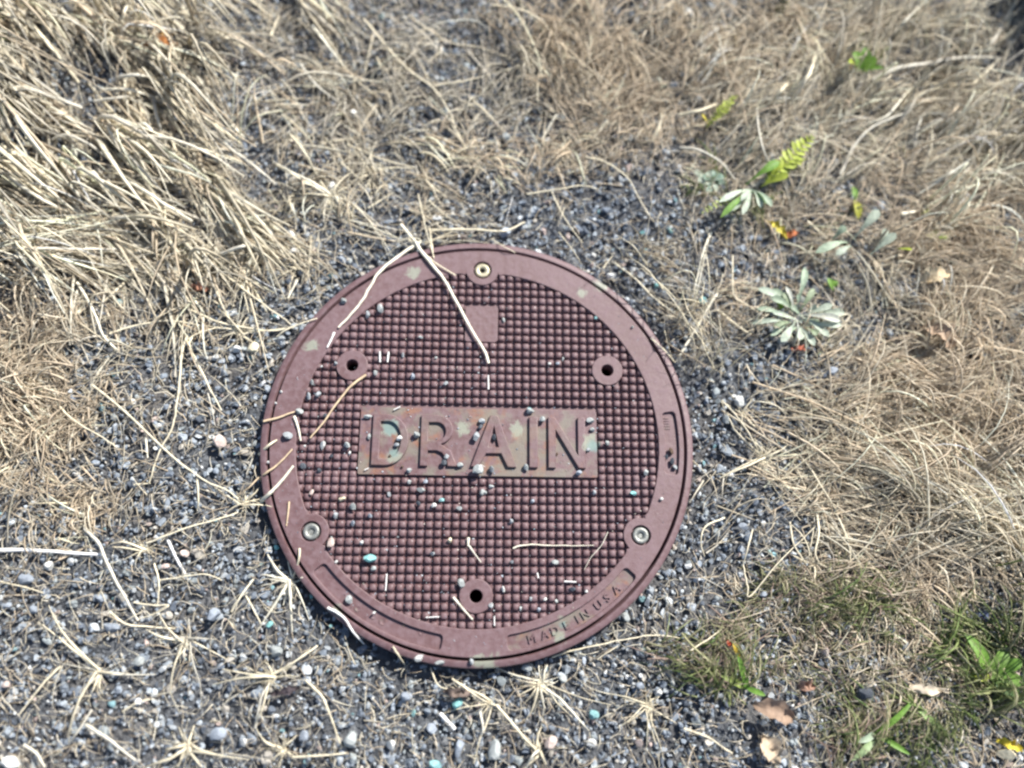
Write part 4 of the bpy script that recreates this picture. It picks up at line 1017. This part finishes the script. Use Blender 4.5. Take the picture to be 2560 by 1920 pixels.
PG, YG, GR, SG, DG = (.34, .42, .30), (.40, .47, .07), (.16, .30, .05), (.42, .48, .38), (.09, .18, .05)
lv = []
for i, (x1, y1) in enumerate([(450, 440), (560, 370), (480, 330), (500, 220), (600, 215), (700, 200), (720, 290), (640, 560), (690, 470), (560, 490), (950, 540), (900, 500), (1050, 460), (1050, 400), (980, 320), (890, 300), (820, 90), (800, 250), (760, 230), (850, 200), (1040, 350), (600, 440), (760, 560), (850, 560), (560, 260), (900, 420), (660, 260)]):
    f = random.uniform(.02, .4)
    lv.append((760 + (x1 - 760) * f + random.uniform(-40, 40), 410 + (y1 - 410) * f + random.uniform(-40, 40), x1 + random.uniform(-25, 25), y1 + random.uniform(-25, 25), random.uniform(34, 62), random.choice([SG, SG, PG, PG, (.46, .47, .40), (.27, .33, .20)]), 'spat'))
weed('weed_rosette', 'E', 760, 410, lv, 'low rosette of pale grey green spoon shaped leaves on dark gravel', up=.003)
weed('feathery_weed', 'C', 480, 1210, [(540, 1190, 850, 880, 150, YG, 'feather'), (600, 1150, 800, 1020, 70, YG, 'feather'), (540, 1190, 660, 1030, 80, YG, 'feather'), (520, 1200, 700, 1120, 60, YG, 'spat'), (430, 1220, 140, 1370, 70, (.34, .40, .12), 'feather'), (420, 1190, 640, 1040, 70, GR, 'spat'), (450, 1230, 560, 1310, 60, DG, 'spat'), (420, 1230, 280, 1290, 50, SG, 'spat')] +
     [(460, 1220, x, y, 45, random.choice([SG, PG, GR]), 'spat') for x, y in ((250, 1300), (330, 1360), (260, 1400), (400, 1380), (520, 1340), (590, 1330), (390, 1290))], 'feathery bright yellow green weed leaning over the gravel', up=.012)
weed('grey_green_weed', 'C', 200, 1160, [(200, 1170, x, y, random.uniform(40, 60), random.choice([SG, PG, (.25, .36, .28)]), 'spat') for x, y in ((90, 1100), (110, 1160), (140, 1210), (180, 1100), (230, 1100), (280, 1130), (290, 1180), (240, 1230), (180, 1240), (150, 1130), (220, 1180))], 'small grey green weed clump beside the feathery weed')
weed('yellow_green_sprig', 'C', 190, 800, [(170, 820, 360, 620, 85, YG, 'feather'), (180, 800, 140, 740, 50, (.5, .42, .06), 'oval')], 'short yellow green feathery sprig among the litter', up=.012)
weed('pale_leaf_weed', 'C', 1080, 1560, [(1110, 1540, 1280, 1350, 70, SG, 'spat'), (1080, 1560, 870, 1625, 60, PG, 'spat'), (960, 1560, 1065, 1455, 55, PG, 'spat'), (1250, 1600, 1330, 1470, 45, SG, 'spat'), (1220, 1640, 1390, 1500, 60, SG, 'spat'), (1100, 1580, 1000, 1640, 50, SG, 'spat'), (1400, 1600, 1490, 1610, 45, YG, 'oval')], 'weed with long pale green upright leaves between dry stems', up=.008)
weed('green_seedling', 'C', 1160, 420, [(1150, 460, 1110, 340, 90, GR, 'oval'), (1170, 460, 1190, 300, 80, GR, 'oval'), (1190, 460, 1250, 360, 80, (.2, .34, .06), 'oval'), (1130, 450, 1080, 400, 60, YG, 'oval'), (1200, 450, 1310, 440, 50, GR, 'oval')], 'small bright green seedling in the dry grass', up=.014)
weed('green_yellow_weed', 'C', 1130, 1300, [(1110, 1200, 1125, 1290, 45, GR, 'oval'), (1120, 1290, 1145, 1410, 60, (.40, .40, .05), 'oval')], 'narrow upright weed with yellowing lower leaf')
weed('grass_seedling', 'E', 960, 160, [(990, 220, 950, 140, 50, GR, 'oval'), (980, 200, 1010, 160, 40, GR, 'oval')], 'tiny green seedling beside the pale rosette')
weed('tiny_seedling', 'E', 640, 330, [(640, 340, 640, 290, 40, (.22, .40, .04), 'oval'), (630, 340, 670, 320, 30, (.22, .40, .04), 'oval')], 'tiny bright seedling in the upper side of the pale rosette')
weed('broad_green_weed', 'H', 2060, 1020, [(2000, 1050, 2210, 1100, 130, GR, 'lance'), (1980, 1040, 1830, 780, 90, GR, 'lance'), (2000, 1020, 2100, 860, 100, (.2, .34, .07), 'lance'), (2020, 1060, 2200, 1230, 110, DG, 'lance'), (1990, 1050, 1870, 1060, 60, YG, 'oval'), (2040, 1000, 2200, 960, 90, GR, 'lance')], 'broad bladed bright green weed in dark hollow ground')
weed('thin_green_weed', 'H', 1260, 1420, [(1250, 1430, 1500, 1210, 40, GR, 'lance'), (1500, 1230, 1680, 1440, 46, (.3, .42, .16), 'lance'), (1250, 1440, 1100, 1600, 50, (.3, .40, .2), 'lance'), (1280, 1440, 1480, 1560, 40, GR, 'lance'), (1250, 1420, 1140, 1480, 46, PG, 'lance')], 'thin green grass weed with long blades beside tan leaf litter')
weed('yellowing_weed', 'H', 380, 1000, [(330, 850, 300, 830, 40, (.35, .06, .03), 'oval'), (380, 930, 340, 840, 46, (.5, .36, .05), 'lance'), (430, 1140, 370, 920, 50, GR, 'lance'), (430, 1130, 550, 1180, 40, GR, 'lance'), (420, 1130, 260, 1050, 46, (.3, .38, .1), 'lance')], 'weed with green, yellow and red blade beside moss')
def dry_leaf(crop, pts, wd, col, label, arch=.004, name='dry_leaf', shape='oval', cup=.6, lift=.004):
    s = CROPS[crop][2]
    (x0, y0), (x1, y1) = pts
    a = K(crop, x0, y0, .006); b = K(crop, x1, y1, .006)
    za = float(ground_z(a.x, a.y)) + lift
    V, F = leaf_arrays((0, 0, 0), (b.x - a.x, b.y - a.y, .001), wd / s * MM, arch, cup, shape, 12)
    g = V.reshape(12, 5, 3)
    cr = rng.normal(0, 1, (12, 5)); cr = (cr + np.roll(cr, 1, 0) + np.roll(cr, 1, 1)) / 1.7
    g[:, :, 2] += cr * .0011
    g[:, :, :2] += rng.normal(0, .00055, (12, 5, 2))
    edge = 1 + rng.uniform(-.35, .12, (12, 2))
    mid = g[:, 2:3].copy(); g[:, 0] = mid[:, 0] + (g[:, 0] - mid[:, 0]) * edge[:, :1]; g[:, 4] = mid[:, 0] + (g[:, 4] - mid[:, 0]) * edge[:, 1:]
    V = g.reshape(-1, 3)
    tag(obj(name, mesh_np(name, V, F, M_DRYLEAF, smooth=True), None, (a.x, a.y, za), color=col), label, 'leaf')
dry_leaf('A', [(905, 290), (1150, 290)], 120, (.46, .20, .07), 'crumpled orange brown leaf lying in the dry grass', .006)
dry_leaf('A', [(1040, 290), (1110, 190)], 80, (.45, .25, .06), 'small ochre leaf curled against the crumpled orange leaf', .004)
dry_leaf('C', [(570, 1400), (700, 1520)], 60, (.48, .40, .06), 'curved yellow fallen leaf on the gravel', .003)
dry_leaf('C', [(690, 1510), (780, 1470)], 50, (.40, .13, .05), 'orange red leaf tip beside the yellow leaf', .002)
dry_leaf('C', [(1580, 1490), (1740, 1520)], 55, (.28, .42, .04), 'single fallen bright green leaf on dry stems', .003)
dry_leaf('C', [(1570, 1360), (1630, 1350)], 36, (.34, .42, .06), 'small green leaf fleck on a straw', .002)
dry_leaf('E', [(1560, 450), (1745, 600)], 150, (.36, .26, .18), 'brown curled dry leaf with a dark shaded underside', .008, lift=.008)
dry_leaf('E', [(720, 590), (820, 595)], 40, (.38, .12, .07), 'red fallen leaf fleck below the pale rosette', .002)
dry_leaf('H', [(480, 1230), (740, 1330)], 130, (.30, .21, .15), 'crinkled brown leaf with pale veins on the mossy ground', .007, lift=.006)
dry_leaf('H', [(540, 1440), (640, 1620)], 130, (.48, .38, .27), 'sandy tan leaf scrap at the edge of the moss', .003, lift=.005)
dry_leaf('H', [(790, 1130), (890, 1110)], 70, (.36, .22, .16), 'reddish tan leaf scrap on the mossy gravel', .003)
dry_leaf('H', [(2060, 1470), (2210, 1530)], 60, (.60, .48, .05), 'yellow fallen leaf in the shaded hollow', .003)
dry_leaf('H', [(1480, 1140), (1750, 1150)], 60, (.55, .47, .36), 'pale tan strip of leaf over dark ground', .003)
dry_leaf('E', [(1530, 170), (1710, 130)], 110, (.56, .45, .29), 'pale straw coloured dry leaf in the dry grass', .005, lift=.008)
dry_leaf('L', [(1190, 190), (1320, 190)], 60, (.34, .17, .11), 'small reddish brown leaf between dry stems', .003)
dry_leaf('F', [(1740, 1175), (1920, 1130)], 50, (.07, .055, .06), 'dark sliver of bark on the gravel', .002, name='bark_sliver')
dry_leaf('G', [(660, 590), (850, 600)], 60, (.16, .12, .10), 'dark curled leaf shading the turquoise stone', .004)
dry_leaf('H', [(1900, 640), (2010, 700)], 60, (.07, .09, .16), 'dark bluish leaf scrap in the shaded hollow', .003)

# ------------------------------------------------------------------ labels that say which one, by the landmark a thing lies beside
MARKS_LID = {'the letter D': P(990, 1105), 'the letter R': P(1105, 1105), 'the letter A': P(1235, 1105), 'the letter I': P(1335, 1105), 'the letter N': P(1420, 1105), 'the top bolt': P(1205, 675),
  'the blank square plate': P(1204, 810), 'the straw crossed lifting hole': P(880, 912), 'the clean lifting hole': P(1518, 926), 'the bottom lifting hole': P(1190, 1490),
  'the bolt by the tangled tuft': P(777, 1328), 'the bolt above MADE IN USA': P(1602, 1338), 'the words MADE IN USA': P(1440, 1550), 'the unlettered long pocket': P(930, 1520), 'the short rim pocket': P(1690, 1100),
  'the turquoise stone': K('3', 1055, 1540), 'the straws on the rim': K('3', 200, 600), 'the bent straw on the rim': K('1', 900, 760)}
MARKS_GROUND = {'the white stick': K('F', 300, 255), 'the white splinter': K('F', 1130, 290), 'the forked tuft': K('F', 1750, 1060), 'the sprawling tuft': K('F', 1190, 830), 'the tuft with long blades': K('F', 650, 1030), 'the shadowed tuft': K('F', 1210, 1500),
  'the turquoise stone': K('G', 755, 672), 'the bushy tuft': K('G', 1285, 540), 'the moss': K('H', 700, 500), 'the crinkled brown leaf': K('H', 610, 1280), 'the broad green weed': K('H', 2060, 1020), 'the golden tuft': K('E', 1960, 1250),
  'the sandy tuft': K('E', 1410, 960), 'the pale rosette': K('E', 760, 410), 'the brown curled leaf': K('E', 1650, 520), 'the feathery weed': K('C', 480, 1210), 'the yellow leaf': K('C', 640, 1470), 'the green seedling': K('C', 1160, 420),
  'the blond tuft': K('C', 1730, 1210), 'the dense tan tuft': K('B', 1440, 960), 'the fuzzy tuft': K('B', 200, 1090), 'the hooked tuft': K('B', 1210, 400), 'the starburst tuft': K('A', 2130, 1260), 'the orange leaf': K('A', 1040, 290),
  'the two long stems': K('L', 1200, 560), 'the tangled tuft': K('L', 1580, 1590), 'the matted tan grass': K('L', 150, 700), 'the horizontal straws': K('A', 300, 1580), 'the tan tuft': K('E', 540, 1290), 'the wiry tuft': K('H', 880, 330)}
ORD = ['', 'second ', 'third ', 'fourth ', 'fifth ', 'sixth ', 'seventh ', 'eighth ', 'ninth ', 'tenth ', 'eleventh ', 'twelfth ', 'thirteenth ', 'fourteenth ', 'fifteenth ', 'sixteenth ', 'seventeenth ', 'eighteenth ', 'nineteenth ', 'twentieth ']
bins = {}
for o, head, where in LATER:
    marks = MARKS_LID if where == 'lid' else MARKS_GROUND
    p = o.location
    nm, q = min(marks.items(), key=lambda kv: (kv[1].x - p.x) ** 2 + (kv[1].y - p.y) ** 2)
    bins.setdefault((head, nm.replace(' nearer ', ' by ')), []).append(((q.x - p.x) ** 2 + (q.y - p.y) ** 2, o))
for (head, nm), lst in bins.items():
    lst.sort(key=lambda t: t[0])
    for i, (d, o) in enumerate(lst):
        o['label'] = '%s beside %s' % (head, nm) if i == 0 else '%s, %sout from %s' % (head, ORD[min(i, 19)], nm)
